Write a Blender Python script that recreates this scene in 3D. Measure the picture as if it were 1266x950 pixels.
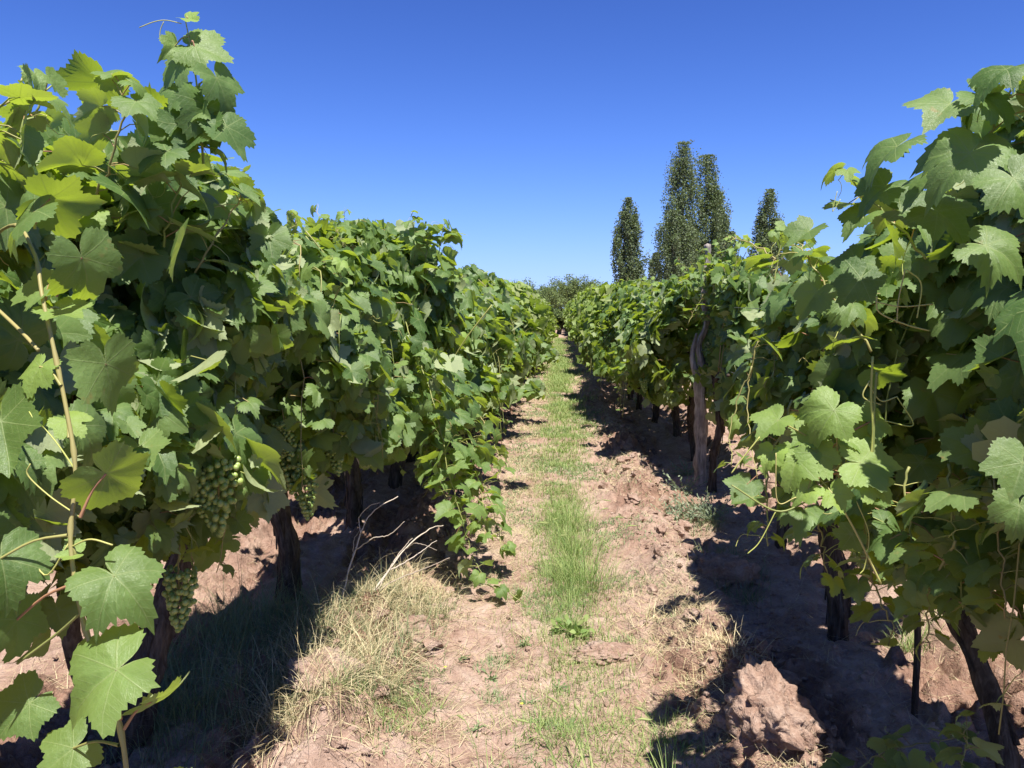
import bpy, math, random
import numpy as np
from mathutils import Vector
R = math.radians
for o in list(bpy.data.objects): bpy.data.objects.remove(o)
sc = bpy.context.scene
COL = sc.collection

# ------------------------------------------------------------------ camera
CAM_H = 1.55; F = 951.0 / 1266.0; YAW = R(3.43); PITCH = R(5.6)
cam = bpy.data.cameras.new('camera'); co = bpy.data.objects.new('camera', cam); COL.objects.link(co)
cam.sensor_width = 36; cam.lens = 36 * F; cam.clip_start = 0.05; cam.clip_end = 6000
co.location = (0, 0, CAM_H); co.rotation_euler = (math.pi / 2 - PITCH, 0, YAW)
sc.camera = co
# ------------------------------------------------------------------ sky, sun, exposure
SUN = Vector((0.15, -0.40, 1.0)).normalized()
w = bpy.data.worlds.new('World'); sc.world = w; w.use_nodes = True
nt = w.node_tree; nt.nodes.clear()
sk = nt.nodes.new('ShaderNodeTexSky'); sk.sky_type = 'NISHITA'; sk.sun_disc = False
sk.sun_elevation = math.asin(SUN.z); sk.sun_rotation = math.atan2(SUN.x, SUN.y)
sk.altitude = 1200; sk.air_density = 1.0; sk.dust_density = 0.0; sk.ozone_density = 3.0
bg = nt.nodes.new('ShaderNodeBackground'); bg.inputs[1].default_value = 0.139
wo = nt.nodes.new('ShaderNodeOutputWorld')
sa = nt.nodes.new('ShaderNodeVectorMath'); sa.operation = 'SCALE'; sa.inputs['Scale'].default_value = .178
sg = nt.nodes.new('ShaderNodeGamma'); sg.inputs[1].default_value = 1.5      # a deep, clean summer sky
sb = nt.nodes.new('ShaderNodeVectorMath'); sb.operation = 'MULTIPLY'; sb.inputs[1].default_value = (2.45, 2.78, 4.25)
nt.links.new(sk.outputs[0], sa.inputs[0]); nt.links.new(sa.outputs[0], sg.inputs[0]); nt.links.new(sg.outputs[0], sb.inputs[0])
# the horizon rolls off softly instead of burning out
s1 = nt.nodes.new('ShaderNodeVectorMath'); s1.operation = 'MULTIPLY'; nt.links.new(sb.outputs[0], s1.inputs[0]); nt.links.new(sb.outputs[0], s1.inputs[1])
s2 = nt.nodes.new('ShaderNodeVectorMath'); s2.operation = 'MULTIPLY_ADD'; s2.inputs[1].default_value = (1 / 2.1 ** 2, 1 / 3.2 ** 2, 1 / 7.0 ** 2); s2.inputs[2].default_value = (1, 1, 1); nt.links.new(s1.outputs[0], s2.inputs[0])
s3 = nt.nodes.new('ShaderNodeGamma'); s3.inputs[1].default_value = .5; nt.links.new(s2.outputs[0], s3.inputs[0])
s4 = nt.nodes.new('ShaderNodeVectorMath'); s4.operation = 'DIVIDE'; nt.links.new(sb.outputs[0], s4.inputs[0]); nt.links.new(s3.outputs[0], s4.inputs[1])
nt.links.new(s4.outputs[0], bg.inputs[0]); nt.links.new(bg.outputs[0], wo.inputs[0])
sl = bpy.data.lights.new('sun', 'SUN'); sl.energy = 5.0; sl.angle = R(0.5); sl.color = (1, 0.955, 0.88)
so = bpy.data.objects.new('sun', sl); COL.objects.link(so); so.rotation_euler = SUN.to_track_quat('Z', 'Y').to_euler()
sc.view_settings.view_transform = 'Standard'; sc.view_settings.look = 'None'
sc.view_settings.exposure = 1.06; sc.view_settings.gamma = 1.0
sc.render.engine = 'CYCLES'

# ------------------------------------------------------------------ helpers
rng = np.random.default_rng(11); random.seed(5)
def at(px, py, d):
    """point seen at photo pixel px,py at the real distance d along the rows"""
    f = Vector((-math.sin(YAW) * math.cos(PITCH), math.cos(YAW) * math.cos(PITCH), -math.sin(PITCH)))
    r = Vector((math.cos(YAW), math.sin(YAW), 0)); u = r.cross(f)
    v = f + r * ((px - 633) / 951.) + u * ((475 - py) / 951.)
    v *= d / v.y
    return np.array((v.x, v.y, v.z + CAM_H))

def hsh(ix, iy, iz):
    h = (ix.astype(np.int64) * 374761393 + iy.astype(np.int64) * 668265263 + iz.astype(np.int64) * 2147483647) & 0xffffffff
    h = ((h ^ (h >> 13)) * 1274126177) & 0xffffffff
    h = ((h ^ (h >> 16)) * 2246822519) & 0xffffffff
    return ((h ^ (h >> 15)) & 0xffffff) / float(0xffffff) * 2 - 1
def noise(x, y, z=0.0):
    x = np.asarray(x, float); y = np.asarray(y, float) + 0 * x; z = np.asarray(z, float) + 0 * x
    ix, iy, iz = np.floor(x), np.floor(y), np.floor(z)
    fx, fy, fz = x - ix, y - iy, z - iz
    sx, sy, sz = [t * t * (3 - 2 * t) for t in (fx, fy, fz)]
    r = 0
    for a in (0, 1):
        for b in (0, 1):
            for c in (0, 1):
                wgt = (sx if a else 1 - sx) * (sy if b else 1 - sy) * (sz if c else 1 - sz)
                r = r + wgt * hsh(ix + a, iy + b, iz + c)
    return r
def fbm(x, y, z=0.0, o=4, g=.5):
    r = 0; a = 1; s = 1
    for i in range(o):
        r = r + a * noise(np.asarray(x) * s + 17.3 * i, np.asarray(y) * s - 9.1 * i, np.asarray(z) * s + 4.7 * i); a *= g; s *= 2.03
    return r

class MB:
    split = None      # a list here makes every cane and tendril a part of its own
    def __init__(s): s.v = []; s.f3 = []; s.f4 = []; s.n = 0; s.uv = []; s.rn = []; s.ag = []; s.m3 = []; s.m4 = []
    def add(s, v, f3=None, f4=None, uv=None, rn=0.5, ag=0.0, mi=0):
        v = np.asarray(v, np.float32).reshape(-1, 3); k = len(v)
        s.v.append(v)
        if f3 is not None and len(f3): s.f3.append(np.asarray(f3, np.int32).reshape(-1, 3) + s.n); s.m3.append(np.full(len(s.f3[-1]), mi))
        if f4 is not None and len(f4): s.f4.append(np.asarray(f4, np.int32).reshape(-1, 4) + s.n); s.m4.append(np.full(len(s.f4[-1]), mi))
        s.uv.append(np.zeros((k, 2), np.float32) if uv is None else np.asarray(uv, np.float32).reshape(-1, 2))
        s.rn.append(np.broadcast_to(np.asarray(rn, np.float32), (k,))); s.ag.append(np.broadcast_to(np.asarray(ag, np.float32), (k,)))
        s.n += k
    def mesh(s, name, mats, smooth=True):
        me = bpy.data.meshes.new(name)
        V = np.concatenate(s.v)
        f3 = np.concatenate(s.f3) if s.f3 else np.zeros((0, 3), np.int32)
        f4 = np.concatenate(s.f4) if s.f4 else np.zeros((0, 4), np.int32)
        li = np.concatenate([f3.ravel(), f4.ravel()]).astype(np.int32)
        me.vertices.add(len(V)); me.vertices.foreach_set('co', V.ravel())
        me.loops.add(len(li)); me.loops.foreach_set('vertex_index', li)
        nf = len(f3) + len(f4); me.polygons.add(nf)
        st = np.concatenate([np.arange(len(f3)) * 3, len(f3) * 3 + np.arange(len(f4)) * 4]).astype(np.int32)
        me.polygons.foreach_set('loop_start', st)
        mi = np.concatenate(s.m3 + s.m4).astype(np.int32)
        mats = mats if isinstance(mats, (list, tuple)) else [mats]
        for m in mats: me.materials.append(m)
        me.polygons.foreach_set('material_index', mi)
        me.polygons.foreach_set('use_smooth', np.full(nf, smooth, bool))
        u = me.uv_layers.new(name='UVMap'); UV = np.concatenate(s.uv)[li]; u.data.foreach_set('uv', UV.ravel())
        a = me.attributes.new('rnd', 'FLOAT', 'POINT'); a.data.foreach_set('value', np.concatenate(s.rn).astype(np.float32))
        a = me.attributes.new('age', 'FLOAT', 'POINT'); a.data.foreach_set('value', np.concatenate(s.ag).astype(np.float32))
        me.update(calc_edges=True); me.validate()
        return me
    def build(s, name, mats, parent=None, smooth=True):
        return link(name, s.mesh(name, mats, smooth), parent)
def link(name, data, parent=None):
    o = bpy.data.objects.new(name, data); COL.objects.link(o)
    if parent is not None: o.parent = parent
    return o
def tag(o, label=None, cat=None, group=None, kind=None):
    if label: o['label'] = label
    if cat: o['category'] = cat
    if group: o['group'] = group
    if kind: o['kind'] = kind
    return o
def empty(name, loc, rz=0):
    o = link(name, None); o.location = loc; o.rotation_euler = (0, 0, rz); o.empty_display_size = .2; return o
def copy_tree(o, parent=None):
    c = o.copy(); COL.objects.link(c); c.parent = parent
    for ch in [x for x in KIDS.get(o.name, [])]:
        d = ch.copy(); COL.objects.link(d); d.parent = c
    return c
KIDS = {}

def smoothpath(pts, n):
    P = np.asarray(pts, float); k = len(P)
    if k < 3:
        t = np.linspace(0, 1, n)[:, None]; return P[0] * (1 - t) + P[-1] * t
    Q = np.vstack([2 * P[0] - P[1], P, 2 * P[-1] - P[-2]])
    out = []
    for u in np.linspace(0, k - 1, n):
        i = min(int(u), k - 2); t = u - i
        a, b, c, d = Q[i], Q[i + 1], Q[i + 2], Q[i + 3]
        out.append(.5 * ((2 * b) + (-a + c) * t + (2 * a - 5 * b + 4 * c - d) * t * t + (-a + 3 * b - 3 * c + d) * t ** 3))
    return np.array(out)
def tube(mb, pts, rad, sides=6, rough=0, rs=8, rn=.5, ag=0, mi=0, cap=True):
    if mb.split is not None and mi in (1, 2, 3):
        sub = MB(); mb.split.append(('tendril' if mi == 2 else 'cane', sub)); mb = sub
    P = np.asarray(pts, float); n = len(P); rad = np.broadcast_to(np.asarray(rad, float), (n,))
    T = np.gradient(P, axis=0); T /= np.linalg.norm(T, axis=1)[:, None] + 1e-9
    u = np.cross(T[0], (0.3, 0.2, 0.9)); 
    if np.linalg.norm(u) < .1: u = np.cross(T[0], (1, 0, 0))
    U = []
    for i in range(n):
        u = u - T[i] * np.dot(u, T[i]); u /= np.linalg.norm(u) + 1e-9; U.append(u)
    U = np.array(U); W = np.cross(T, U)
    th = np.linspace(0, 2 * math.pi, sides, endpoint=False)
    ring = U[:, None, :] * np.cos(th)[None, :, None] + W[:, None, :] * np.sin(th)[None, :, None]
    V = P[:, None, :] + ring * rad[:, None, None]
    if rough:
        nn = fbm(V[..., 0] * rs, V[..., 1] * rs, V[..., 2] * rs * .45, 3) + .5 * np.sin(th * 3 + P[:, 2:3] * 6)[...]
        V = P[:, None, :] + ring * (rad[:, None] * (1 + rough * nn))[..., None]
    L = np.concatenate([[0], np.cumsum(np.linalg.norm(np.diff(P, axis=0), axis=1))])
    uv = np.stack([np.tile(th / (2 * math.pi), (n, 1)), np.tile(L[:, None], (1, sides))], -1).reshape(-1, 2)
    i = np.arange(n - 1)[:, None] * sides; j = np.arange(sides)[None, :]; j2 = (j + 1) % sides
    q = np.stack([i + j, i + j2, i + sides + j2, i + sides + j], -1).reshape(-1, 4)
    f3 = []
    Vv = V.reshape(-1, 3)
    if cap:
        c = len(Vv); Vv = np.vstack([Vv, P[-1] + T[-1] * rad[-1] * .5, P[0]]); uv = np.vstack([uv, uv[-1:], uv[:1]])
        b = (n - 1) * sides
        for k in range(sides): f3.append((b + k, b + (k + 1) % sides, c)); f3.append(((k + 1) % sides, k, c + 1))
    mb.add(Vv, f3, q, uv, rn, ag, mi)

# ------------------------------------------------------------------ materials
def mat(name):
    m = bpy.data.materials.new(name); m.use_nodes = True; n = m.node_tree; n.nodes.clear(); return m, n
class N:
    def __init__(s, nt): s.t = nt
    def n(s, ty, **k):
        nd = s.t.nodes.new(ty)
        for a, b in k.items(): setattr(nd, a, b)
        return nd
    def lk(s, a, b): s.t.links.new(a, b)
    def math(s, op, a, b=None, c=None, clamp=False):
        nd = s.n('ShaderNodeMath', operation=op, use_clamp=clamp)
        for i, x in enumerate((a, b, c)):
            if x is None: continue
            if isinstance(x, (int, float)): nd.inputs[i].default_value = x
            else: s.lk(x, nd.inputs[i])
        return nd.outputs[0]
    def mix(s, f, a, b):
        nd = s.n('ShaderNodeMix', data_type='RGBA')
        for i, x in ((0, f), (6, a), (7, b)):
            if isinstance(x, (int, float)): nd.inputs[i].default_value = x
            elif isinstance(x, tuple): nd.inputs[i].default_value = x + (1,)
            else: s.lk(x, nd.inputs[i])
        return nd.outputs[2]
    def attr(s, nm): return s.n('ShaderNodeAttribute', attribute_name=nm).outputs['Fac']
    def ramp(s, f, stops, lin=True):
        r = s.n('ShaderNodeValToRGB'); e = r.color_ramp.elements
        while len(e) < len(stops): e.new(.5)
        for i, (p, c) in enumerate(stops):
            e[i].position = p; e[i].color = (c if isinstance(c, tuple) else (c, c, c)) + (1,)
        s.lk(f, r.inputs[0]); return r.outputs[0]
    def noise(s, sc, det=4, rough=.55, vec=None, dist=0):
        nd = s.n('ShaderNodeTexNoise'); nd.inputs['Scale'].default_value = sc; nd.inputs['Detail'].default_value = det
        nd.inputs['Roughness'].default_value = rough; nd.inputs['Distortion'].default_value = dist
        if vec is None: vec = s.n('ShaderNodeTexCoord').outputs['Object']
        s.lk(vec, nd.inputs['Vector']); return nd.outputs['Fac']
    def bump(s, h, st=.3, d=.01, nrm=None):
        b = s.n('ShaderNodeBump'); b.inputs['Strength'].default_value = st; b.inputs['Distance'].default_value = d
        s.lk(h, b.inputs['Height'])
        if nrm is not None: s.lk(nrm, b.inputs['Normal'])
        return b.outputs[0]
    def prin(s, col, rough=.8, spec=.3, nrm=None):
        p = s.n('ShaderNodeBsdfPrincipled')
        if isinstance(col, tuple): p.inputs['Base Color'].default_value = col + (1,)
        else: s.lk(col, p.inputs['Base Color'])
        if isinstance(rough, float): p.inputs['Roughness'].default_value = rough
        else: s.lk(rough, p.inputs['Roughness'])
        p.inputs['Specular IOR Level'].default_value = spec
        if nrm is not None: s.lk(nrm, p.inputs['Normal'])
        return p.outputs[0]
    def out(s, sh): o = s.n('ShaderNodeOutputMaterial'); s.lk(sh, o.inputs[0])

def leaf_mat(name, top=(.055, .112, .030), top2=(.135, .205, .066), under=(.32, .375, .20), trans=(.38, .50, .03), tf=.34, veins=True, gloss=.40, young=(.23, .33, .07)):
    m, t = mat(name); g = N(t)
    rn = g.attr('rnd'); ag = g.attr('age')
    base = g.mix(rn, top, top2)
    base = g.mix(ag, base, young)
    blot = g.noise(14, 3)
    base = g.mix(g.math('MULTIPLY', g.math('SUBTRACT', blot, .52, clamp=True), 2.2, clamp=True), base, tuple(x * 1.5 for x in top2))
    und = g.mix(rn, under, tuple(x * .8 for x in under))
    nrm = None
    if veins:
        uv = g.n('ShaderNodeUVMap', uv_map='UVMap').outputs[0]
        sp = g.n('ShaderNodeSeparateXYZ'); g.lk(uv, sp.inputs[0]); x, y = sp.outputs[0], sp.outputs[1]
        th = g.math('ARCTAN2', y, x); r = g.math('SQRT', g.math('ADD', g.math('MULTIPLY', x, x), g.math('MULTIPLY', y, y)))
        k = g.math('ROUND', g.math('DIVIDE', th, R(56))); ph = g.math('SUBTRACT', th, g.math('MULTIPLY', k, R(56)))
        ac = g.math('ABSOLUTE', g.math('MULTIPLY', r, g.math('SINE', ph))); al = g.math('MULTIPLY', r, g.math('COSINE', ph))
        wd = g.math('MULTIPLY_ADD', r, -.013, .020)
        main = g.math('SUBTRACT', 1.0, g.math('DIVIDE', ac, wd), clamp=True)
        q = g.math('MULTIPLY', g.math('SUBTRACT', al, g.math('MULTIPLY', ac, .75)), 7.5)
        fr = g.math('ABSOLUTE', g.math('SUBTRACT', g.math('FRACT', q), .5))
        sec = g.math('SUBTRACT', 1.0, g.math('DIVIDE', fr, .065), clamp=True)
        fine = g.n('ShaderNodeTexVoronoi', feature='DISTANCE_TO_EDGE'); fine.inputs['Scale'].default_value = 26; g.lk(uv, fine.inputs['Vector'])
        vn = g.math('MAXIMUM', main, g.math('MULTIPLY', sec, .55))
        h = g.math('ADD', vn, g.math('MULTIPLY', g.math('SUBTRACT', .12, fine.outputs[0], clamp=True), 4.0))
        base = g.mix(g.math('MULTIPLY', vn, .75), base, (.28, .34, .13))
        und = g.mix(g.math('MULTIPLY', vn, .75), und, (.36, .40, .17))
        nrm = g.bump(h, .25, .0025); pk = g.noise(6.5, 2, .5, uv); nrm = g.bump(pk, .22, .007, nrm)
    spot = g.math('MULTIPLY', g.math('SUBTRACT', g.noise(38, 2), .66, clamp=True), 9.0, clamp=True)
    spot = g.math('MULTIPLY', spot, g.math('MULTIPLY', g.math('SUBTRACT', rn, .72, clamp=True), 5.0, clamp=True))
    base = g.mix(spot, base, (.26, .19, .07)); und = g.mix(spot, und, (.28, .2, .09))
    bf = g.n('ShaderNodeNewGeometry').outputs['Backfacing']
    col = g.mix(bf, base, und)
    rg = g.math('MULTIPLY_ADD', bf, .25, gloss + .06)
    p = g.prin(col, rg, .36, nrm)
    tr = g.n('ShaderNodeBsdfTranslucent')
    tc = g.mix(ag, g.mix(rn, trans, tuple(x * 1.35 for x in trans)), (.45, .60, .08))
    if veins: tc = g.mix(g.math('MULTIPLY', vn, .5), tc, (.10, .16, .02))
    g.lk(tc, tr.inputs[0])
    mx = g.n('ShaderNodeMixShader'); mx.inputs[0].default_value = tf
    g.lk(p, mx.inputs[1]); g.lk(tr.outputs[0], mx.inputs[2]); g.out(mx.outputs[0])
    return m
M_leaf = leaf_mat('vine_leaf')
M_leaf_far = leaf_mat('vine_leaf_small', top=(.11, .165, .035), top2=(.22, .28, .065), under=(.29, .33, .13), trans=(.36, .50, .04), veins=False, gloss=.5)
M_poplar = leaf_mat('poplar_leaf', gloss=.68, top=(.07, .11, .04), top2=(.13, .175, .07), under=(.17, .21, .12), trans=(.14, .2, .04), tf=.25, veins=False)
M_bush = leaf_mat('bush_leaf', gloss=.65, top=(.12, .175, .045), top2=(.21, .26, .08), under=(.12, .16, .07), trans=(.14, .2, .03), tf=.25, veins=False)
M_olive = leaf_mat('dull_leaf', top=(.09, .115, .045), top2=(.16, .17, .075), under=(.12, .14, .08), trans=(.10, .13, .03), tf=.2, veins=False)

def bark_mat(name, a, b, st=1.0):
    m, t = mat(name); g = N(t)
    uv = g.n('ShaderNodeUVMap', uv_map='UVMap').outputs[0]
    mp = g.n('ShaderNodeMapping'); mp.inputs['Scale'].default_value = (9, 3.2, 1); g.lk(uv, mp.inputs[0])
    f1 = g.noise(1.6, 6, .65, mp.outputs[0], .5)
    oc = g.n('ShaderNodeTexCoord').outputs['Object']
    mp2 = g.n('ShaderNodeMapping'); mp2.inputs['Scale'].default_value = (60, 60, 9); g.lk(oc, mp2.inputs[0])
    f2 = g.noise(1, 5, .6, mp2.outputs[0], .6)
    f3 = g.noise(7, 3, .5)
    f = g.math('ADD', g.math('MULTIPLY', f1, .4), g.math('MULTIPLY', f2, .6))
    c = g.ramp(f, [(.32, tuple(x * .35 for x in a)), (.47, a), (.66, b)])
    c = g.mix(g.math('MULTIPLY', g.math('SUBTRACT', f3, .5, clamp=True), 2.0, clamp=True), c, tuple(x * 1.3 for x in b))
    g.out(g.prin(c, .9, .15, g.bump(f, st, .02)))
    return m
M_bark = bark_mat('vine_bark', (.062, .046, .036), (.155, .125, .10))
M_post = bark_mat('weathered_wood', (.25, .21, .18), (.48, .42, .36), .8)
M_ptrunk = bark_mat('poplar_bark', (.16, .15, .12), (.30, .28, .24), .5)
def plain(name, a, b, rough=.6, sc=30, spec=.3, attr=True, trn=None, tf=.3):
    m, t = mat(name); g = N(t)
    f = g.attr('rnd') if attr else g.noise(sc, 3)
    c = g.mix(f, a, b)
    sh = g.prin(c, rough, spec)
    if trn:
        tr = g.n('ShaderNodeBsdfTranslucent'); tr.inputs[0].default_value = trn + (1,)
        mx = g.n('ShaderNodeMixShader'); mx.inputs[0].default_value = tf
        g.lk(sh, mx.inputs[1]); g.lk(tr.outputs[0], mx.inputs[2]); sh = mx.outputs[0]
    g.out(sh); return m
M_cane = plain('green_cane', (.20, .25, .07), (.36, .27, .12), .5)
M_petiole = plain('petiole', (.25, .30, .08), (.34, .17, .10), .5)
M_tendril = plain('tendril', (.38, .42, .10), (.42, .36, .14), .5)
M_bcane = plain('brown_cane', (.13, .08, .05), (.26, .17, .10), .7)
M_grass = plain('green_grass', (.11, .21, .05), (.38, .42, .16), .6, trn=(.22, .36, .05))
M_sgrass = plain('grey_green_grass', (.12, .17, .075), (.30, .33, .17), .6, trn=(.16, .22, .06))
M_dry = plain('dry_grass', (.40, .32, .17), (.62, .54, .34), .7, trn=(.45, .38, .2), tf=.2)
M_twig = plain('dry_twig', (.32, .26, .20), (.50, .43, .35), .8)
M_weed = plain('weed_leaf', (.13, .20, .085), (.28, .35, .17), .6, trn=(.2, .3, .06))
M_silver = plain('silvery_weed', (.17, .22, .13), (.30, .35, .23), .7, trn=(.2, .26, .1))
M_flower = plain('yellow_flower', (.75, .70, .05), (.85, .8, .1), .6)
M_wire = plain('steel_wire', (.12, .12, .12), (.2, .2, .2), .5)
m, t = mat('grape_skin'); g = N(t)
p = g.n('ShaderNodeBsdfPrincipled'); g.lk(g.mix(g.attr('rnd'), (.17, .26, .06), (.34, .42, .13)), p.inputs['Base Color'])
p.inputs['Roughness'].default_value = .38; p.inputs['Subsurface Weight'].default_value = .25; p.inputs['Subsurface Radius'].default_value = (.006, .01, .002)
g.out(p.outputs[0]); M_grape = m

def soil_mat(name, clod=False):
    m, t = mat(name); g = N(t)
    oc = g.n('ShaderNodeTexCoord').outputs['Object']
    sp = g.n('ShaderNodeSeparateXYZ'); g.lk(oc, sp.inputs[0])
    big = g.noise(1.3, 5, .6); med = g.noise(9, 6, .65); fin = g.noise(70, 4, .7); vf = g.noise(260, 2, .6)
    c = g.ramp(big, [(.34, (.22, .13, .093)), (.47, (.345, .235, .182)), (.62, (.45, .335, .275))])
    c2 = g.ramp(med, [(.30, (.15, .085, .06)), (.46, (.33, .215, .16)), (.68, (.50, .38, .305))])
    c = g.mix(.55, c, c2)
    c = g.mix(g.math('MULTIPLY', g.math('SUBTRACT', fin, .55, clamp=True), 2.5, clamp=True), c, (.56, .45, .37))
    c = g.mix(g.math('MULTIPLY', g.math('SUBTRACT', .43, fin, clamp=True), 3.0, clamp=True), c, (.11, .062, .045))
    if not clod:
        tl = g.math('MULTIPLY', g.math('SUBTRACT', g.attr('age'), .35, clamp=True), 1.5, clamp=True)
        c = g.mix(g.math('MULTIPLY', tl, .75), c, g.ramp(med, [(.3, (.085, .045, .03)), (.48, (.22, .122, .083)), (.7, (.36, .23, .165))]))
    # fallen straw lightens the middle of the alley
    wv = g.n('ShaderNodeTexVoronoi', feature='DISTANCE_TO_EDGE'); wv.inputs['Scale'].default_value = 42
    mp = g.n('ShaderNodeMapping'); mp.inputs['Scale'].default_value = (1, .35, 1); mp.inputs['Rotation'].default_value = (0, 0, .6); g.lk(oc, mp.inputs[0]); g.lk(mp.outputs[0], wv.inputs['Vector'])
    st = g.math('MULTIPLY', g.math('SUBTRACT', .05, wv.outputs[0], clamp=True), 18.0, clamp=True)
    pm = g.math('MULTIPLY', g.math('SUBTRACT', g.noise(2.2, 3, .6), .47, clamp=True), 7.0, clamp=True)
    if not clod:
        c = g.mix(g.math('MULTIPLY', g.math('MULTIPLY', st, pm), .55), c, (.48, .39, .24))
    h = g.math('ADD', g.math('MULTIPLY', med, .6), g.math('ADD', g.math('MULTIPLY', fin, .28), g.math('MULTIPLY', vf, .08)))
    g.out(g.prin(c, .95, .1, g.bump(h, 1.0, .05)))
    return m
M_soil = soil_mat('tilled_soil'); M_clod = soil_mat('soil_clod', True)

# ------------------------------------------------------------------ ground
def H(x, y):
    x = np.asarray(x, float); y = np.asarray(y, float) + 0 * x
    xs = x + .06 * noise(y * .9, 3.1) + .04 * noise(y * 2.7, 8.1)
    # alleys repeat every 2.75 m
    per = 2.75; xx = (xs + .08 + per / 2) % per - per / 2
    h = .025 * fbm(x * .9, y * .9, 0, 3)
    ridge = np.exp(-((np.abs(xx) - .78) / .15) ** 2); dip = np.exp(-((np.abs(xx) - 1.08) / .14) ** 2)
    h = h + ridge * (.075 + .065 * noise(x * 2.3, y * 2.3, 2)) - dip * .055 + .02 * np.exp(-(xx / .25) ** 2)
    till = np.clip((np.abs(xx) - .30) / .3, 0, 1) * np.clip((1.32 - np.abs(xx)) / .15, .35, 1)
    till = np.clip(till * (.55 + .75 * noise(x * 1.3, y * 1.3, 9) + .2), .10, 1)
    f = np.clip(1.6 - np.hypot(x, y) / 14, .0, 1)
    global TILL
    TILL = till
    b = 1 - np.abs(fbm(x * 7, y * 7, 1, 3, .55)) * 1.3
    cell = np.maximum(fbm(x * 13, y * 13, 5, 3, .6), -.1)
    h = h + f * till * (.042 * b + .062 * cell + .020 * np.abs(fbm(x * 27, y * 27, 8, 2))) + f * .012 * fbm(x * 20, y * 20, 3, 3, .6) + .02 * f * fbm(x * 4, y * 4, 6, 3)
    return h
ys = [-6.0]; 
while ys[-1] < 1.8: ys.append(ys[-1] + (.12 if ys[-1] < .6 else .035))
while ys[-1] < 9: ys.append(ys[-1] + max(.012, ys[-1] * .0045))
while ys[-1] < 90: ys.append(ys[-1] * 1.022)
while ys[-1] < 4200: ys.append(ys[-1] * 1.3)
xs = [0.0]
while xs[-1] < 2.1: xs.append(xs[-1] + .0145)
while xs[-1] < 7: xs.append(xs[-1] * 1.035)
while xs[-1] < 4200: xs.append(xs[-1] * 1.3)
xs = np.array([-v for v in xs[:0:-1]] + xs); ys = np.array(ys)
X, Y = np.meshgrid(xs, ys); Z = H(X, Y); TL = TILL.copy()
fl = np.clip(1.5 - np.hypot(X, Y) / 120, 0, 1); Z = Z * fl
gm = MB(); nx = len(xs); ny = len(ys)
i = np.arange(ny - 1)[:, None] * nx; j = np.arange(nx - 1)[None, :]
gm.add(np.stack([X, Y, Z], -1).reshape(-1, 3), None, np.stack([i + j, i + j + 1, i + nx + j + 1, i + nx + j], -1).reshape(-1, 4), ag=TL.ravel())
ground = gm.build('ground', M_soil); tag(ground, kind='structure')

# ------------------------------------------------------------------ leaf library
CT = np.radians([0, 10, 20, 31, 42, 54, 64, 76, 88, 100, 112, 124, 138, 152, 164, 174, 180])
CR = np.array([1.0, .93, .80, .69, .78, .90, .88, .78, .68, .72, .76, .74, .68, .58, .46, .28, .04])
def make_leaf(nt, rings, seed, teeth=.055, hi=True):
    r0 = np.random.default_rng(seed)
    th = np.linspace(-math.pi, math.pi, nt, endpoint=False) + (math.pi / nt if not hi else 0)
    rr = np.interp(np.abs(th), CT, CR + r0.normal(0, .018, len(CR)))
    lob = r0.uniform(.85, 1.35); rr = np.where(rr > .1, .8 + (rr - .8) * lob, rr); rr = np.maximum(rr, .04)
    asym = 1 + .07 * r0.normal() * np.sin(th); rr = rr * asym
    if hi:
        amp = r0.uniform(.45, 1.3, nt); tt = np.where(np.arange(nt) % 2 == 0, 1 + teeth * amp, 1 - teeth * .7 * amp); big = 1 + .035 * np.sin(th * 11 + seed)
        th = th + np.where(np.abs(th) < 2.85, r0.normal(0, .22, nt) * (2 * math.pi / nt), 0)
        rr = rr * np.where(np.abs(th) > 2.9, 1, tt * big * (1 + r0.normal(0, .015, nt)))
    fold = r0.uniform(-.1, .8); cup = r0.uniform(-.25, .15); dro = r0.uniform(.05, .65); wv = r0.uniform(.05, .13); ph = r0.uniform(0, 6); tw = r0.normal(0, .2); rim = r0.uniform(-.32, .14)
    V = [np.zeros((1, 3))]; 
    for f in rings:
        x = rr * f * np.cos(th); y = rr * f * np.sin(th); r = rr * f
        phi = th - np.round(th / R(56)) * R(56)
        z = fold * np.abs(y) * .8 + cup * r ** 2 - dro * np.clip(x, -.3, 1.2) ** 2 * .55 - dro * .5 * y ** 2 + wv * np.sin(3 * th + ph) * r ** 2 + .014 * (1 - np.cos(phi / R(28) * math.pi)) * r * (1 - .5 * r) + tw * x * y
        z = z + .022 * np.sin(5 * th + ph * 2) * r ** 3
        z = z + rim * r ** 4 * (1 + .6 * np.sin(2 * th + ph * 3)); V.append(np.stack([x, y, z], -1))
    V = np.vstack(V)
    k = np.arange(nt); k2 = (k + 1) % nt
    f3 = np.stack([np.zeros(nt, int), 1 + k, 1 + k2], -1)
    f4 = [np.stack([1 + a * nt + k, 1 + (a + 1) * nt + k, 1 + (a + 1) * nt + k2, 1 + a * nt + k2], -1) for a in range(len(rings) - 1)]
    f4 = np.vstack(f4) if f4 else np.zeros((0, 4), int)
    return V, f3, f4, V[:, :2].copy()
LIB = {'hi': [make_leaf(76, (.35, .7, 1), s) for s in range(24)],
       'mid': [make_leaf(34, (.55, 1), 30 + s, .07) for s in range(14)],
       'lo': [make_leaf(11, (1,), 50 + s, 0, False) for s in range(8)]}
def in_gap(pos, r):
    W = pos * (np.array((-1, -1, 1)) if VINE_AT[1] else 1) + np.array(VINE_AT[0]); S_ = np.array(SUN); bad = np.zeros(len(pos), bool)
    for p0, rad in GAPS:
        dd = W - p0; al = dd @ S_; ds_ = np.linalg.norm(dd - al[:, None] * S_, axis=1); bad |= (al > .10) & (ds_ < rad * (.75 + .5 * r.random(len(pos))))
    return bad
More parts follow.
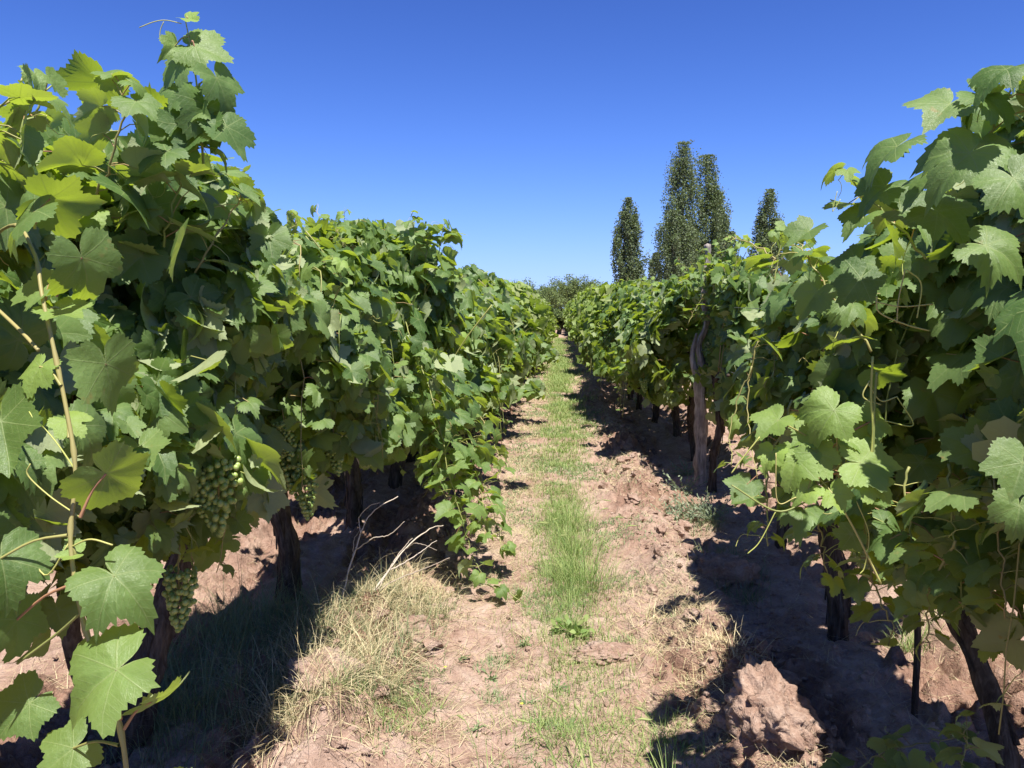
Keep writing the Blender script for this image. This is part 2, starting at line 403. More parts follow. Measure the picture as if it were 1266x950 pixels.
def put_leaves(mb, pos, nrm, tip, size, lod, rn, ag, r=rng):
    pos = np.atleast_2d(pos); n = np.atleast_2d(nrm).astype(float); n /= np.linalg.norm(n, axis=1)[:, None] + 1e-9
    t = np.atleast_2d(tip).astype(float); t = t - n * (t * n).sum(1)[:, None]; t /= np.linalg.norm(t, axis=1)[:, None] + 1e-9
    b = np.cross(n, t); lib = LIB[lod]; ch = r.integers(0, len(lib), len(pos))
    size = np.broadcast_to(size, (len(pos),)); rn = np.broadcast_to(rn, (len(pos),)); ag = np.broadcast_to(ag, (len(pos),))
    if VINE_AT is not None and not HAND:
        ok = ~in_gap(pos, r)
        ch = np.where(ok, ch, -1)
    for c in range(len(lib)):
        s = np.where(ch == c)[0]
        if not len(s): continue
        V, f3, f4, uv = lib[c]; k = len(V)
        P = pos[s][:, None, :] + size[s][:, None, None] * (V[None, :, 0:1] * t[s][:, None, :] + V[None, :, 1:2] * b[s][:, None, :] + V[None, :, 2:3] * n[s][:, None, :])
        off = (np.arange(len(s)) * k)[:, None, None]
        mb.add(P.reshape(-1, 3), (f3[None] + off).reshape(-1, 3), (f4[None] + off).reshape(-1, 4) if len(f4) else None,
               np.tile(uv, (len(s), 1)), np.repeat(rn[s], k), np.repeat(ag[s], k))
VINE_AT = None; HAND = False
GAPS = []          # openings in the near vines through which the sun reaches the ground
def gap(px, py, rad, d=None):
    d = d or 1.55 * 951 / (py - 382); GAPS.append((at(px, py, d), rad))
gap(945, 930, .17, 2.58); gap(970, 960, .15, 2.5); gap(940, 880, .11, 2.7)
gap(1040, 560, .15, 1.58); gap(990, 540, .12, 1.58); gap(1080, 560, .12, 1.58); gap(1040, 500, .10, 1.58)
for q in ((250, 700), (300, 640), (225, 760), (295, 730), (360, 620), (60, 720), (390, 660)): gap(q[0], q[1], .2)
for q in ((1150, 850), (1200, 820), (1120, 800)): gap(q[0], q[1], .16)
for q in ((835, 745), (815, 700), (850, 690), (820, 790), (850, 640), (800, 650)): gap(q[0], q[1], .14)
def nrand(r, k, s): return r.normal(0, s, (k, 3))

# ------------------------------------------------------------------ vine
LIGHT_Y = -.30      # leaves turn a little towards the sun; set per row
def canopy(mb, stem, r, y0, y1, front, back, top, bot, n, size, lod, seed, ends=True, petioles=True, sparse=0.0, flat=0.0):
    """leaves of one vine in its own frame: +x is the alley side, y runs along the row"""
    L = y1 - y0; k = n
    y = r.uniform(y0 - .06, y1 + .06, k)
    u = (y - y0) / L
    side = r.random(k)
    tp = top + .19 * fbm(y * 2.1 + seed, seed * 1.7 + 0 * y, 0, 3) + .05 * noise(y * 9, seed + 0 * y)
    bt = bot + .17 * fbm(y * 2.6 - seed, 3.3 + seed + 0 * y, 0, 2)
    z = bt + (tp - bt) * r.random(k) ** .82
    w = (z - bt) / (tp - bt)
    prof = np.where(w < .55, .80 + .2 * np.sin(w / .55 * math.pi / 2), np.sqrt(np.clip(1 - ((w - .55) / .5) ** 2, .05, 1)))
    if ends: prof = prof * (1 - .5 * np.clip(np.abs(u - .5) * 2 - .55, 0, 1) ** 1.5)
    lump = 1 + .42 * fbm(y * 3.1 + seed * 3, z * 3.1, seed, 3) + .16 * noise(y * 8 + seed, z * 8, seed)
    dep = r.exponential(.075, k)
    xf = front * prof * lump - dep; xb = -back * prof * lump + dep * 1.2
    isf = side < .50; isb = (side >= .50) & (side < .70); ist = (side >= .70) & (side < .90); isi = side >= .90
    x = np.where(isf, xf, np.where(isb, xb, 0.0))
    xt = r.uniform(-1, 1, k); span = np.where(xt > 0, front, back) * .8
    zt = bt + (tp - bt) * (.55 + .45 * np.sqrt(np.clip(1 - (xt * .85) ** 2, 0, 1))) - np.abs(r.normal(0, .07, k))
    x = np.where(ist, xt * span * lump, x); z = np.where(ist, zt, z)
    x = np.where(isi, r.uniform(-back * .7, front * .7, k), x)
    pos = np.stack([x, y, z], -1)
    out = np.stack([np.where(isf, 1.0, np.where(isb, -1.0, xt * .6)), 0 * x, 0 * x], -1)
    up = np.where(ist, .9, .42 + .5 * w)[:, None] * np.array([[0, 0, 1.0]])
    nrm = out + up + np.array([[0, LIGHT_Y, 0]]) + nrand(r, k, .68)
    hole = noise(y * 3.3 - seed * 2, z * 3.0 + seed, seed + 20) > .33; holed = hole & isf & (r.random(k) < .8); pos[:, 0] -= np.where(holed, .16 + .12 * r.random(k), 0)
    flip = r.random(k) < .17; nrm = np.where(flip[:, None], nrm * np.array([[-.6, -.6, -.5]]) , nrm)
    tip = np.stack([out[:, 0] * .35, 0 * x, -.9 + 0 * x], -1) + nrand(r, k, .62)
    sz = size * np.clip(r.normal(1, .30, k), .35, 1.55); rn = r.random(k); ag = np.where(r.random(k) < .07, r.uniform(.3, .9, k), r.uniform(0, .12, k)) 
    sz = sz * np.where(ag > .3, .7, 1)
    if sparse: keep = r.random(k) > sparse; pos, nrm, tip, sz, rn, ag = [q[keep] for q in (pos, nrm, tip, sz, rn, ag)]
    if VINE_AT is not None:
        keep = ~in_gap(pos, r); pos, nrm, tip, sz, rn, ag = [q[keep] for q in (pos, nrm, tip, sz, rn, ag)]
    put_leaves(mb, pos, nrm, tip, sz, lod, rn, ag, r)
    if petioles:
        for q in np.where(r.random(len(pos)) < petioles)[0]:
            P = pos[q]; nn = nrm[q] / np.linalg.norm(nrm[q]); inner = np.array((P[0] * .55, P[1] + r.normal(0, .03), P[2] + r.uniform(-.06, .05)))
            d = inner - P; d = d / (np.linalg.norm(d) + 1e-6) * r.uniform(.05, .09)
            mid = P + d * .5 - nn * .008 + np.array((0, 0, .006))
            tube(stem, np.array([P, mid, P + d]), [.0014, .0015, .0018], 4, rn=r.random(), cap=False)

def shoot(mb, stem, r, pts, n, size, lod, rad=.0035, tend=True, young=.25, hang=False, zig=.012, two=True):
    P = smoothpath(pts, max(6, n * 2)); P = P + r.normal(0, zig * .3, P.shape)
    tube(stem, P, np.linspace(rad, rad * .45, len(P)), 6, rn=r.uniform(.0, .8), mi=1)
    for i in range(n):
        u = (i + .6) / n; idx = min(int(u * (len(P) - 1)), len(P) - 2); b = P[idx]
        T = P[idx + 1] - P[idx]; T /= np.linalg.norm(T) + 1e-9
        sd = np.cross(T, (0.1, 0.2, 1.0) if abs(T[2]) < .8 else (.1, 1, 0.2)); sd /= np.linalg.norm(sd) + 1e-9
        sd = sd * (1 if i % 2 else -1) + T * .4 + np.array((0, 0, .35)) + r.normal(0, .3, 3); sd /= np.linalg.norm(sd)
        if VINE_AT is not None and in_gap(b[None], r)[0]: continue
        s = size * (1.05 - .55 * u ** 1.5) * r.uniform(.8, 1.2); pl = s * r.uniform(.6, 1.0)
        e = b + sd * pl + np.array((0, 0, -.1 * pl))
        tube(stem, np.array([b, b + sd * pl * .55 + (0, 0, .004), e]), [.0016, .0014, .0013], 5, rn=r.random(), cap=False)
        nn = np.array((sd[0] * .5, sd[1] * .5, .8)) + r.normal(0, .35, 3); tp = sd * .8 + np.array((0, 0, -.7)) + r.normal(0, .25, 3)
        put_leaves(mb, e[None], nn[None], tp[None], s, lod, r.random(), min(1, young * (u ** 1.5) * 1.6), r)
        if tend and i % 3 == 1:
            curl(stem, r, b, -sd, size * 1.3)
def curl(stem, r, b, d, ln, mi=2, rad=.0010):
    t = np.linspace(0, 1, 16); d = d / np.linalg.norm(d); s = np.cross(d, (0.2, 0.1, 1)); s /= np.linalg.norm(s) + 1e-9
    cr = np.clip(t - .55, 0, 1) * 2; ph = t * 9 * r.uniform(.5, 1.2)
    P = b + d * (t * ln)[:, None] + s * (np.sin(ph) * cr * .018)[:, None] + np.array((0, 0, 1)) * ((np.cos(ph) * cr * .018) + .15 * ln * np.sin(t * 3))[:, None]
    tube(stem, P, np.linspace(rad * 1.3, rad * .7, 16), 5, rn=r.random(), mi=mi, cap=False)

def trunk_mb(r, base, path, r0, r1, sides=22, rough=.25, n=30):
    mb = MB(); P = smoothpath(np.array([base] + list(path)), n)
    rad = np.linspace(r0, r1, n) * (1 + .14 * noise(np.arange(n) * .7, r.random() * 50)); rad[0] *= 1.25
    tube(mb, P, rad, sides, rough, 26)
    for q in range(16):      # loose strips of bark
        a = r.uniform(0, 6.28); i0 = r.integers(1, n - 9); i1 = i0 + r.integers(4, 8); o_ = np.array((math.cos(a), math.sin(a), 0))
        tube(mb, smoothpath([P[i] + o_ * (rad[i] * (1.06 + .25 * r.random() * (i == i1 or i == i0))) for i in (i0, (i0 + i1) // 2, i1)], 8), np.linspace(.006, .003, 8) * r.uniform(.6, 1.2), 5, .3, 60)
    return mb, P
def std_trunk(r, lean=0.0, hh=.95, r0=.045):
    j = lambda s: r.normal(0, s)
    path = [(j(.03) + lean * .3, j(.03), hh * .3), (j(.04) + lean * .7, j(.04), hh * .62), (lean, j(.03), hh)]
    mb, P = trunk_mb(r, np.array((0, 0, -.06)), path, r0, r0 * .7)
    for s in (-1, 1):
        q = smoothpath([P[-2], P[-1] + (0, s * .12, .06), P[-1] + (j(.03), s * .35, .10 + j(.02)), P[-1] + (j(.04), s * .6, .10)], 12)
        tube(mb, q, np.linspace(r0 * .62, r0 * .3, 12), 9, .15, 30)
    return mb
def canes_mb(r, y0, y1, n, top, front, back, near):
    mb = MB(); mb.split = [] if near else None
    for i in range(n):
        y = r.uniform(y0 * .8, y1 * .8); fx = r.uniform(-back, front) * .7
        P = smoothpath([(0, y, 1.03), (fx * .3, y + r.normal(0, .05), 1.35), (fx * .7, y + r.normal(0, .1), top * .85), (fx * 1.15, y + r.normal(0, .12), top * r.uniform(.85, 1.0))], 9)
        tube(mb, P, np.linspace(.005, .003, 9), 5, rn=r.random(), mi=1 if r.random() < .5 else 3)
    return mb
BERRY = None
def berry():
    global BERRY
    import bmesh
    bm = bmesh.new(); bmesh.ops.create_icosphere(bm, subdivisions=2, radius=1)
    V = np.array([v.co for v in bm.verts]); Fc = np.array([[v.index for v in f.verts] for f in bm.faces]); bm.free(); BERRY = (V, Fc)
berry()
def cluster_mesh(seed, ln=.17, wd=.05, br=.0085):
    r = np.random.default_rng(seed); mb = MB(); V, Fc = BERRY; pts = []
    for _ in range(900):
        u = r.random() ** .8; rad = wd * (1 - u) ** .6 * (1 + .1 * r.normal()) * r.uniform(.55, 1); a = r.uniform(0, 6.28)
        p = np.array((math.cos(a) * rad, math.sin(a) * rad, -u * ln - .02))
        if all(np.sum((p - q) ** 2) > (br * 1.55) ** 2 for q in pts): pts.append(p)
        if len(pts) > 95: break
    for p in pts:
        mb.add(V * br * r.uniform(.82, 1.08) * np.array((1, 1, 1.08)) + p, Fc, rn=r.random())
    tube(mb, np.array([(0, 0, .05), (0, 0.004, .0), (0, 0, -ln * .6)]), .0022, 5, mi=1)
    return mb.mesh('grape_cluster', [M_grape, M_petiole])
GC = [cluster_mesh(1), cluster_mesh(2, .20, .055), cluster_mesh(3, .14, .045)]
STEMM = [M_petiole, M_cane, M_tendril, M_bcane]

def make_vine(name, seed, lod, n, size, front=.6, back=.38, top=1.95, bot=.78, y0=-.64, y1=.64, grapes=3, lean=0, shoots=3, petioles=.35, trunk=True, sparse=0, extra=None, r0=.045, ends=True, at_=None):
    global VINE_AT
    VINE_AT = at_; r = np.random.default_rng(seed); root = empty(name, (0, 0, 0)); kids = []
    lf = MB(); st = canes_mb(r, y0, y1, 9 if lod != 'lo' else 5, top, front, back, seed < 200)
    canopy(lf, st, r, y0, y1, front, back, top, bot, n, size, lod, seed * 1.37, petioles=petioles, sparse=sparse, ends=ends)
    for i in range(shoots):
        y = r.uniform(y0, y1) * .8; x = r.uniform(-back, front) * .7; h = r.uniform(.06, .24)
        shoot(lf, st, r, [(x * .6, y, top - .25), (x, y + r.normal(0, .03), top), (x + r.normal(0, .06), y + r.normal(0, .08), top + h)], 9, size * .95, lod, tend=(lod != 'lo'), young=.4)
    for i in range(shoots):
        y = r.uniform(y0, y1) * .8; h = r.uniform(.3, .6)
        shoot(lf, st, r, [(front * .6, y, bot + .5 + h), (front * 1.02, y + .05, bot + .35 + h * .6), (front * 1.12, y + r.normal(0, .1), bot + r.uniform(-.12, .15))], 8, size * .85, lod, tend=(lod != 'lo'), young=.15)
    if extra: extra(lf, st, r)
    if trunk:
        tm = std_trunk(r, lean, r0=r0) if trunk is True else trunk(r)
        kids.append(tm.build('trunk', M_bark, root))
    if st.split is not None:
        for nm_, sub in st.split: kids.append(sub.build(nm_, STEMM, root))
        # leaf stalks stay with the leaves
        lf.v += st.v; lf.uv += st.uv; lf.rn += st.rn; lf.ag += st.ag
        lf.f3 += [f + lf.n for f in st.f3]; lf.f4 += [f + lf.n for f in st.f4]; lf.m3 += [m_ + 1 for m_ in st.m3]; lf.m4 += [m_ + 1 for m_ in st.m4]; lf.n += st.n
    else: kids.append(st.build('stem', STEMM, root))
    kids.append(lf.build('foliage', [M_leaf if lod != 'lo' else M_leaf_far] + STEMM, root))
    for i in range(grapes):
        c = link('grape_cluster', GC[r.integers(0, 3)], root); y = r.uniform(y0, y1) * .75
        c.location = (front * r.uniform(.2, .85), y, bot + r.uniform(.12, .4)); c.rotation_euler = (r.normal(0, .1), r.normal(0, .1), r.uniform(0, 6)); kids.append(c)
    KIDS[root.name] = kids
    return root

LX, RX = -1.43, 1.32
# world-frame extras are turned into the vine's own frame
def tolocal(root_loc, flip): 
    def f(p): 
        q = np.asarray(p, float) - np.array(root_loc)
        if flip: q = q * np.array((-1, -1, 1))
        return q
    return f
def shoot_px(lf, st, r, f, pp, n, size, lod='hi', **k):
    shoot(lf, st, r, [f(at(*p)) for p in pp], int(n * 1.15), size * .86, lod, **k)
def leaf_px(lf, st, r, f, flip, j, tip, d, size, nrm, age=0, rn=.5, base=None, dt=0.0):
    """one big leaf: j = pixel of the petiole junction, tip = pixel the middle lobe points to"""
    a = at(j[0], j[1], d); b = at(tip[0], tip[1], d + dt); nn = np.array(nrm, float)
    if flip: nn = nn * np.array((-1, -1, 1))
    global HAND
    HAND = True; put_leaves(lf, f(a)[None], nn[None], (f(b) - f(a))[None], size, 'hi', rn, age, r); HAND = False
    if base is not None:
        c = at(*base); m_ = (a + c) / 2 + np.array((0, 0, .008))
        tube(st, smoothpath([f(c), f(m_), f(a)], 7), [.0026, .0021, .0019, .0018, .0018, .0018, .0018], 6, rn=.95 if rn > .5 else .3, cap=False)

# ---- left row, nearest vines (their own leaves)
def place(o, x, y, flip, label, group=None, sc_=1.0, rz=0):
    o.location = (x, y, float(H(np.array([x]), np.array([y]))[0]) - .01)
    o.rotation_euler = (0, 0, (math.pi if flip else 0) + rz); o.scale = (sc_, sc_, sc_)
    tag(o, label, 'grapevine', group); return o
GL, GR = 'vines of the row left of the path', 'vines of the row right of the path'

# nearest left vine: mostly beside the camera, throws the big pale shoot across the left edge of the picture
loc = (LX, 1.10, 0); fL0 = tolocal(loc, False)
def ex(lf, st, r):
    f = fL0
    cane = [at(-60, 330, 1.5), at(8, 262, 1.25), at(40, 290, 1.10), at(52, 350, 1.05), at(78, 470, 1.02), at(92, 560, 1.0), at(86, 650, .98), at(104, 755, .96), at(146, 872, .94), at(162, 1000, .93)]
    P = smoothpath([f(c) for c in cane], 60); rad = np.linspace(.0025, .0032, 60)
    for k in (8, 16, 24, 31, 38, 46, 53): rad[k] *= 1.45
    tube(st, P, rad, 10, rn=.62, mi=1)
    Lf = [ # junction, tip, depth, size, normal, age, rn, base
        ((143, 806), (70, 900), .93, .088, (-.1, -.75, .75), .30, .7, (148, 868, .94)),
        ((186, 846), (240, 905), .95, .060, (.5, -.35, -.75), .35, .6, (152, 880, .94)),
        ((140, 690), (195, 755), .97, .072, (.35, -.6, .75), .15, .4, (104, 765, .96)),
        ((130, 428), (186, 500), 1.02, .072, (.85, -.25, .0), .10, .9, (96, 468, 1.02)),
        ((130, 564), (190, 626), 1.00, .072, (.55, -.55, -.35), .10, .8, (98, 618, .99)),
        ((100, 297), (156, 362), 1.06, .072, (.8, -.35, -.1), .05, .9, (68, 345, 1.05)),
        ((0, 500), (32, 590), 1.02, .080, (.2, -.9, .45), .10, .3, None),
        ((82, 498), (122, 540), 1.03, .034, (.3, -.5, .8), .85, .5, (84, 520, 1.01)),
        ((72, 360), (116, 414), 1.06, .045, (.1, -.4, .9), .6, .5, (56, 372, 1.05)),
        ((48, 432), (44, 486), 1.03, .042, (-.2, -.7, .6), .7, .5, (74, 455, 1.02)),
        ((92, 664), (70, 680), .98, .024, (.1, -.5, .9), .9, .5, (88, 660, .98)),
        ((0, 668), (8, 738), .96, .07, (.6, -.5, .4), .05, .2, (82, 640, .98)),
        ((20, 745), (18, 820), .99, .06, (.9, -.2, .1), .05, .8, (90, 700, .97)),
        ((42, 240), (-5, 300), 1.08, .07, (-.3, -.7, .6), .1, .4, (42, 262, 1.08)),
        ((60, 225), (112, 262), 1.10, .07, (.4, -.5, -.6), .1, .9, (42, 255, 1.08)),
        ((64, 330), (12, 360), 1.08, .06, (-.1, -.5, .8), .3, .6, (55, 350, 1.06)),
        ((35, 850), (0, 905), 1.02, .06, (.1, -.7, .5), .1, .3, None),
        ((90, 905), (45, 965), 1.00, .06, (.1, -.6, .6), .15, .5, (146, 900, .94)),
        ((205, 960), (235, 990), .98, .06, (.1, -.4, .9), .3, .5, None),
    ]
    for j, tp, d, s, nn, ag, rn, b in Lf: leaf_px(lf, st, r, f, False, j, tp, d, s, nn, ag, rn, b)
    curl(st, r, f(at(92, 560, 1.0)), np.array((-.6, .1, .5)), .12)
    tube(st, smoothpath([f(at(84, 650, .98)), f(at(55, 690, .98)), f(at(28, 650, .99)), f(at(0, 655, 1.0))], 18), .0012, 5, mi=2)
    tube(st, smoothpath([f(at(86, 655, .98)), f(at(110, 645, .97)), f(at(138, 652, .97))], 12), .0013, 5, mi=2)
    tube(st, smoothpath([f(at(98, 618, .99)), f(at(60, 592, 1.0)), f(at(33, 566, 1.0)), f(at(36, 552, 1.0))], 18), .0011, 5, mi=2)
    tube(st, smoothpath([f(at(-30, 340, 1.2)), f(at(20, 385, 1.1)), f(at(46, 412, 1.06))], 14), .0028, 6, rn=.7, mi=1)
    tube(st, smoothpath([f(at(20, 800, 1.0)), f(at(70, 762, .99)), f(at(100, 735, .97))], 12), .0018, 6, rn=.2, mi=1)
    shoot_px(lf, st, r, f, [(-60, 300, 1.35), (20, 160, 1.4), (60, 90, 1.45)], 9, .082)
    shoot_px(lf, st, r, f, [(-60, 250, 1.3), (-10, 130, 1.3), (30, 80, 1.35)], 8, .085)
v = make_vine('grapevine', 101, 'hi', 1500, .069, front=.50, top=2.02, bot=.80, y0=-.75, y1=.35, grapes=0, petioles=.3, extra=ex, shoots=2, at_=(loc, False))
place(v, loc[0], loc[1], False, 'closest vine at the left edge, its long tan cane and big bright leaves in front', GL)

loc = (LX - .06, 2.60, 0); fL1 = tolocal(loc, False)
def ex(lf, st, r):
    f = fL1
    P = [at(252, 205, 1.98), at(246, 130, 1.95), at(240, 75, 1.95), at(229, 18, 1.95)]
    tube(st, smoothpath([f(c) for c in P], 24), np.linspace(.0034, .0014, 24), 7, rn=.3, mi=1)
    for j, tp, s, nn, ag, rn, b in [((240, 50), (292, 60), .088, (.1, -.8, .5), .35, .6, (236, 45, 1.95)),
            ((226, 68), (190, 102), .080, (-.2, -.8, .45), .1, .9, (241, 85, 1.95)),
            ((268, 90), (306, 132), .085, (.8, -.45, .3), .1, .4, (245, 98, 1.95)),
            ((216, 50), (204, 62), .050, (.7, -.5, .3), .5, .5, (234, 38, 1.95)),
            ((232, 16), (252, 28), .035, (0, -.6, .7), 1, .5, (230, 18, 1.95)),
            ((225, 108), (205, 145), .085, (-.1, -.7, .6), .1, .2, (246, 128, 1.95)),
            ((258, 125), (280, 180), .10, (.7, -.6, .2), .05, .3, (247, 140, 1.96)),
            ((245, 150), (225, 210), .10, (.1, -.9, .4), .0, .1, None),
            ((280, 150), (300, 200), .09, (.6, -.5, .5), .0, .2, None),
            ((215, 150), (240, 205), .10, (.3, -.9, .3), .05, .5, None),
            ((200, 130), (150, 160), .095, (-.3, -.5, -.7), .05, .9, None),
            ((125, 95), (95, 150), .10, (.1, -.6, -.6), .05, .9, None),
            ((300, 415), (292, 465), .078, (.4, -.85, -.2), .25, .9, None),
            ((335, 410), (340, 460), .078, (.3, -.8, -.4), .2, .9, None),
            ((265, 515), (262, 560), .07, (.8, -.4, .3), .1, .3, None),
            ((250, 640), (248, 690), .07, (.2, -.9, .3), .1, .3, None)]:
        leaf_px(lf, st, r, f, False, j, tp, 1.95 if j[1] < 200 else 2.15, s, nn, ag, rn, b)
    for q in ([(224, 22), (205, 18), (190, 20), (172, 27)], [(202, 20), (198, 30), (197, 41)]):
        tube(st, smoothpath([f(at(a, b, 1.94)) for a, b in q], 14), .0012, 5, mi=2)
    shoot_px(lf, st, r, f, [(120, 240, 1.9), (150, 140, 1.85), (150, 95, 1.85)], 9, .095)
    shoot_px(lf, st, r, f, [(200, 300, 2.0), (230, 200, 1.95), (255, 140, 1.95)], 9, .095, young=.1)
    shoot_px(lf, st, r, f, [(240, 330, 2.1), (290, 250, 2.15), (300, 240, 2.2)], 7, .09, young=.1)
    canopy(lf, st, r, -1.05, -.3, .52, .2, 1.7, .95, 560, .075, 'hi', 4.4, petioles=.3)
    shoot_px(lf, st, r, f, [(260, 500, 2.2), (285, 580, 2.2), (270, 700, 2.15)], 9, .07, young=.05)
    shoot_px(lf, st, r, f, [(205, 500, 2.0), (225, 600, 2.0), (240, 690, 2.0)], 8, .075, young=.05)
def tr(r):
    mb, P = trunk_mb(r, np.array((-.06, -.08, -.08)), [(.0, -.03, .2), (.05, .05, .45), (.12, .10, .75), (.04, -.05, 1.0)], .062, .04, 18, .2, 34)
    q = smoothpath([P[6], P[6] + (-.05, -.16, .12), P[6] + (-.02, -.30, .38), P[6] + (.04, -.40, .62)], 20); tube(mb, q, np.linspace(.034, .024, 20), 12, .18, 30)
    for s in (-1, 1):
        q = smoothpath([P[-3], P[-1] + (0, s * .12, .05), P[-1] + (.03, s * .6, .10)], 12); tube(mb, q, np.linspace(.03, .015, 12), 9, .15, 30)
    return mb
v = make_vine('grapevine', 102, 'hi', 2300, .070, front=.52, back=.02, top=1.98, bot=.90, y0=-.72, y1=.22, grapes=0, petioles=.35, extra=ex, shoots=2, trunk=tr, at_=(loc, False))
place(v, loc[0], loc[1], False, 'tall vine at upper left, one shoot standing into the sky, grape clusters low down', GL)
for (px, py, d, k, s) in ((270, 548, 2.02, 1, 1.15), (243, 560, 2.0, 0, .95), (222, 690, 2.0, 0, 1.0), (226, 505, 2.02, 2, .5), (240, 512, 2.03, 2, .4), (160, 660, 2.0, 0, .9)):
    c = link('grape_cluster', GC[k], v); c.location = fL1(at(px, py, d)); c.scale = (s,) * 3; c.rotation_euler = (.05, .08, px)

loc = (LX, 3.90, 0); fL2 = tolocal(loc, False)
def ex(lf, st, r):
    f = fL2
    shoot_px(lf, st, r, f, [(320, 380, 3.0), (335, 320, 3.0), (345, 285, 3.0)], 7, .085)
    shoot_px(lf, st, r, f, [(380, 420, 3.2), (420, 360, 3.1), (412, 320, 3.1)], 7, .07, young=1.0)
    for a, b in ((345, 330), (330, 350), (385, 330), (372, 365), (360, 300), (410, 385)):
        shoot_px(lf, st, r, f, [(a, b, 3.3), (a + 12, b + 10, 3.05), (a + 10, b + 50, 3.0)], 3, .10, young=.2, tend=False)
v = make_vine('grapevine', 103, 'hi', 2200, .073, front=.54, back=.02, top=1.80, bot=.86, y0=-.78, y1=.45, grapes=0, petioles=.3, extra=ex, shoots=3, r0=.058, lean=.0, at_=(loc, False))
place(v, loc[0], loc[1], False, 'vine whose dark knotty trunk stands clear against sunlit soil in the left row', GL)
for (px, py, d, k, s) in ((355, 535, 3.1, 1, 1.2), (374, 575, 3.15, 1, 1.1), (412, 535, 3.4, 0, 1.1), (350, 520, 3.05, 0, .9)):
    c = link('grape_cluster', GC[k], v); c.location = fL2(at(px, py, d)); c.scale = (s,) * 3; c.rotation_euler = (.05, .08, px)

loc = (LX, 5.20, 0); fL3 = tolocal(loc, False)
def ex(lf, st, r):
    f = fL3
    # long shoots trailing out over the path
    for q, n_, sz in (([(500, 400, 4.7), (535, 500, 4.3), (558, 600, 4.1), (580, 680, 4.0), (600, 722, 3.9)], 22, .115), ([(520, 420, 4.7), (556, 520, 4.5), (585, 620, 4.3), (605, 675, 4.15)], 20, .11),
                      ([(500, 470, 4.5), (520, 540, 4.3), (548, 610, 4.2), (572, 655, 4.1)], 18, .115), ([(540, 440, 5.2), (575, 500, 5.0), (592, 575, 4.7)], 15, .11), ([(500, 480, 4.6), (515, 520, 4.4), (538, 575, 4.3)], 14, .11),
                      ([(520, 430, 4.6), (540, 480, 4.5), (560, 540, 4.4)], 12, .11), ([(535, 520, 4.5), (550, 570, 4.4), (575, 610, 4.3)], 12, .11), ([(560, 470, 4.9), (585, 560, 4.6), (610, 640, 4.4), (622, 690, 4.25)], 22, .105), ([(540, 450, 4.8), (570, 530, 4.5), (592, 600, 4.35), (600, 650, 4.2)], 20, .11),
                      ([(500, 440, 4.6), (512, 500, 4.45), (530, 570, 4.3), (560, 640, 4.15)], 20, .105), ([(575, 480, 5.4), (605, 540, 5.2), (625, 590, 5.0)], 16, .10)):
        shoot_px(lf, st, r, f, q, n_, sz, lod='hi', young=.2)
    shoot_px(lf, st, r, f, [(600, 728, 3.9), (640, 745, 3.85), (668, 775, 3.85)], 5, .06, young=.3)
    shoot_px(lf, st, r, f, [(510, 350, 4.9), (512, 300, 4.8), (508, 268, 4.8)], 10, .085, young=.3)
    shoot_px(lf, st, r, f, [(535, 360, 4.9), (545, 300, 4.9), (548, 282, 4.9)], 14, .11, young=.1)
    shoot_px(lf, st, r, f, [(525, 370, 4.8), (528, 310, 4.8), (530, 282, 4.8)], 13, .11, young=.1)
    shoot_px(lf, st, r, f, [(500, 350, 4.9), (480, 300, 4.9), (470, 285, 4.9)], 7, .08, young=.1)
    tube(st, smoothpath([f(at(548, 470, 4.9)), f(at(575, 425, 4.8)), f(at(608, 382, 4.75))], 14), .004, 6, rn=.5, mi=2)
v = make_vine('grapevine', 104, 'mid', 2200, .080, front=.66, back=.32, top=2.04, bot=.66, y0=-.45, y1=.6, grapes=3, petioles=.2, extra=ex, shoots=3, r0=.055, at_=(loc, False))
place(v, loc[0], loc[1], False, 'vine in the left row whose leafy shoots trail down over the path to the soil', GL)

LIGHT_Y = .30
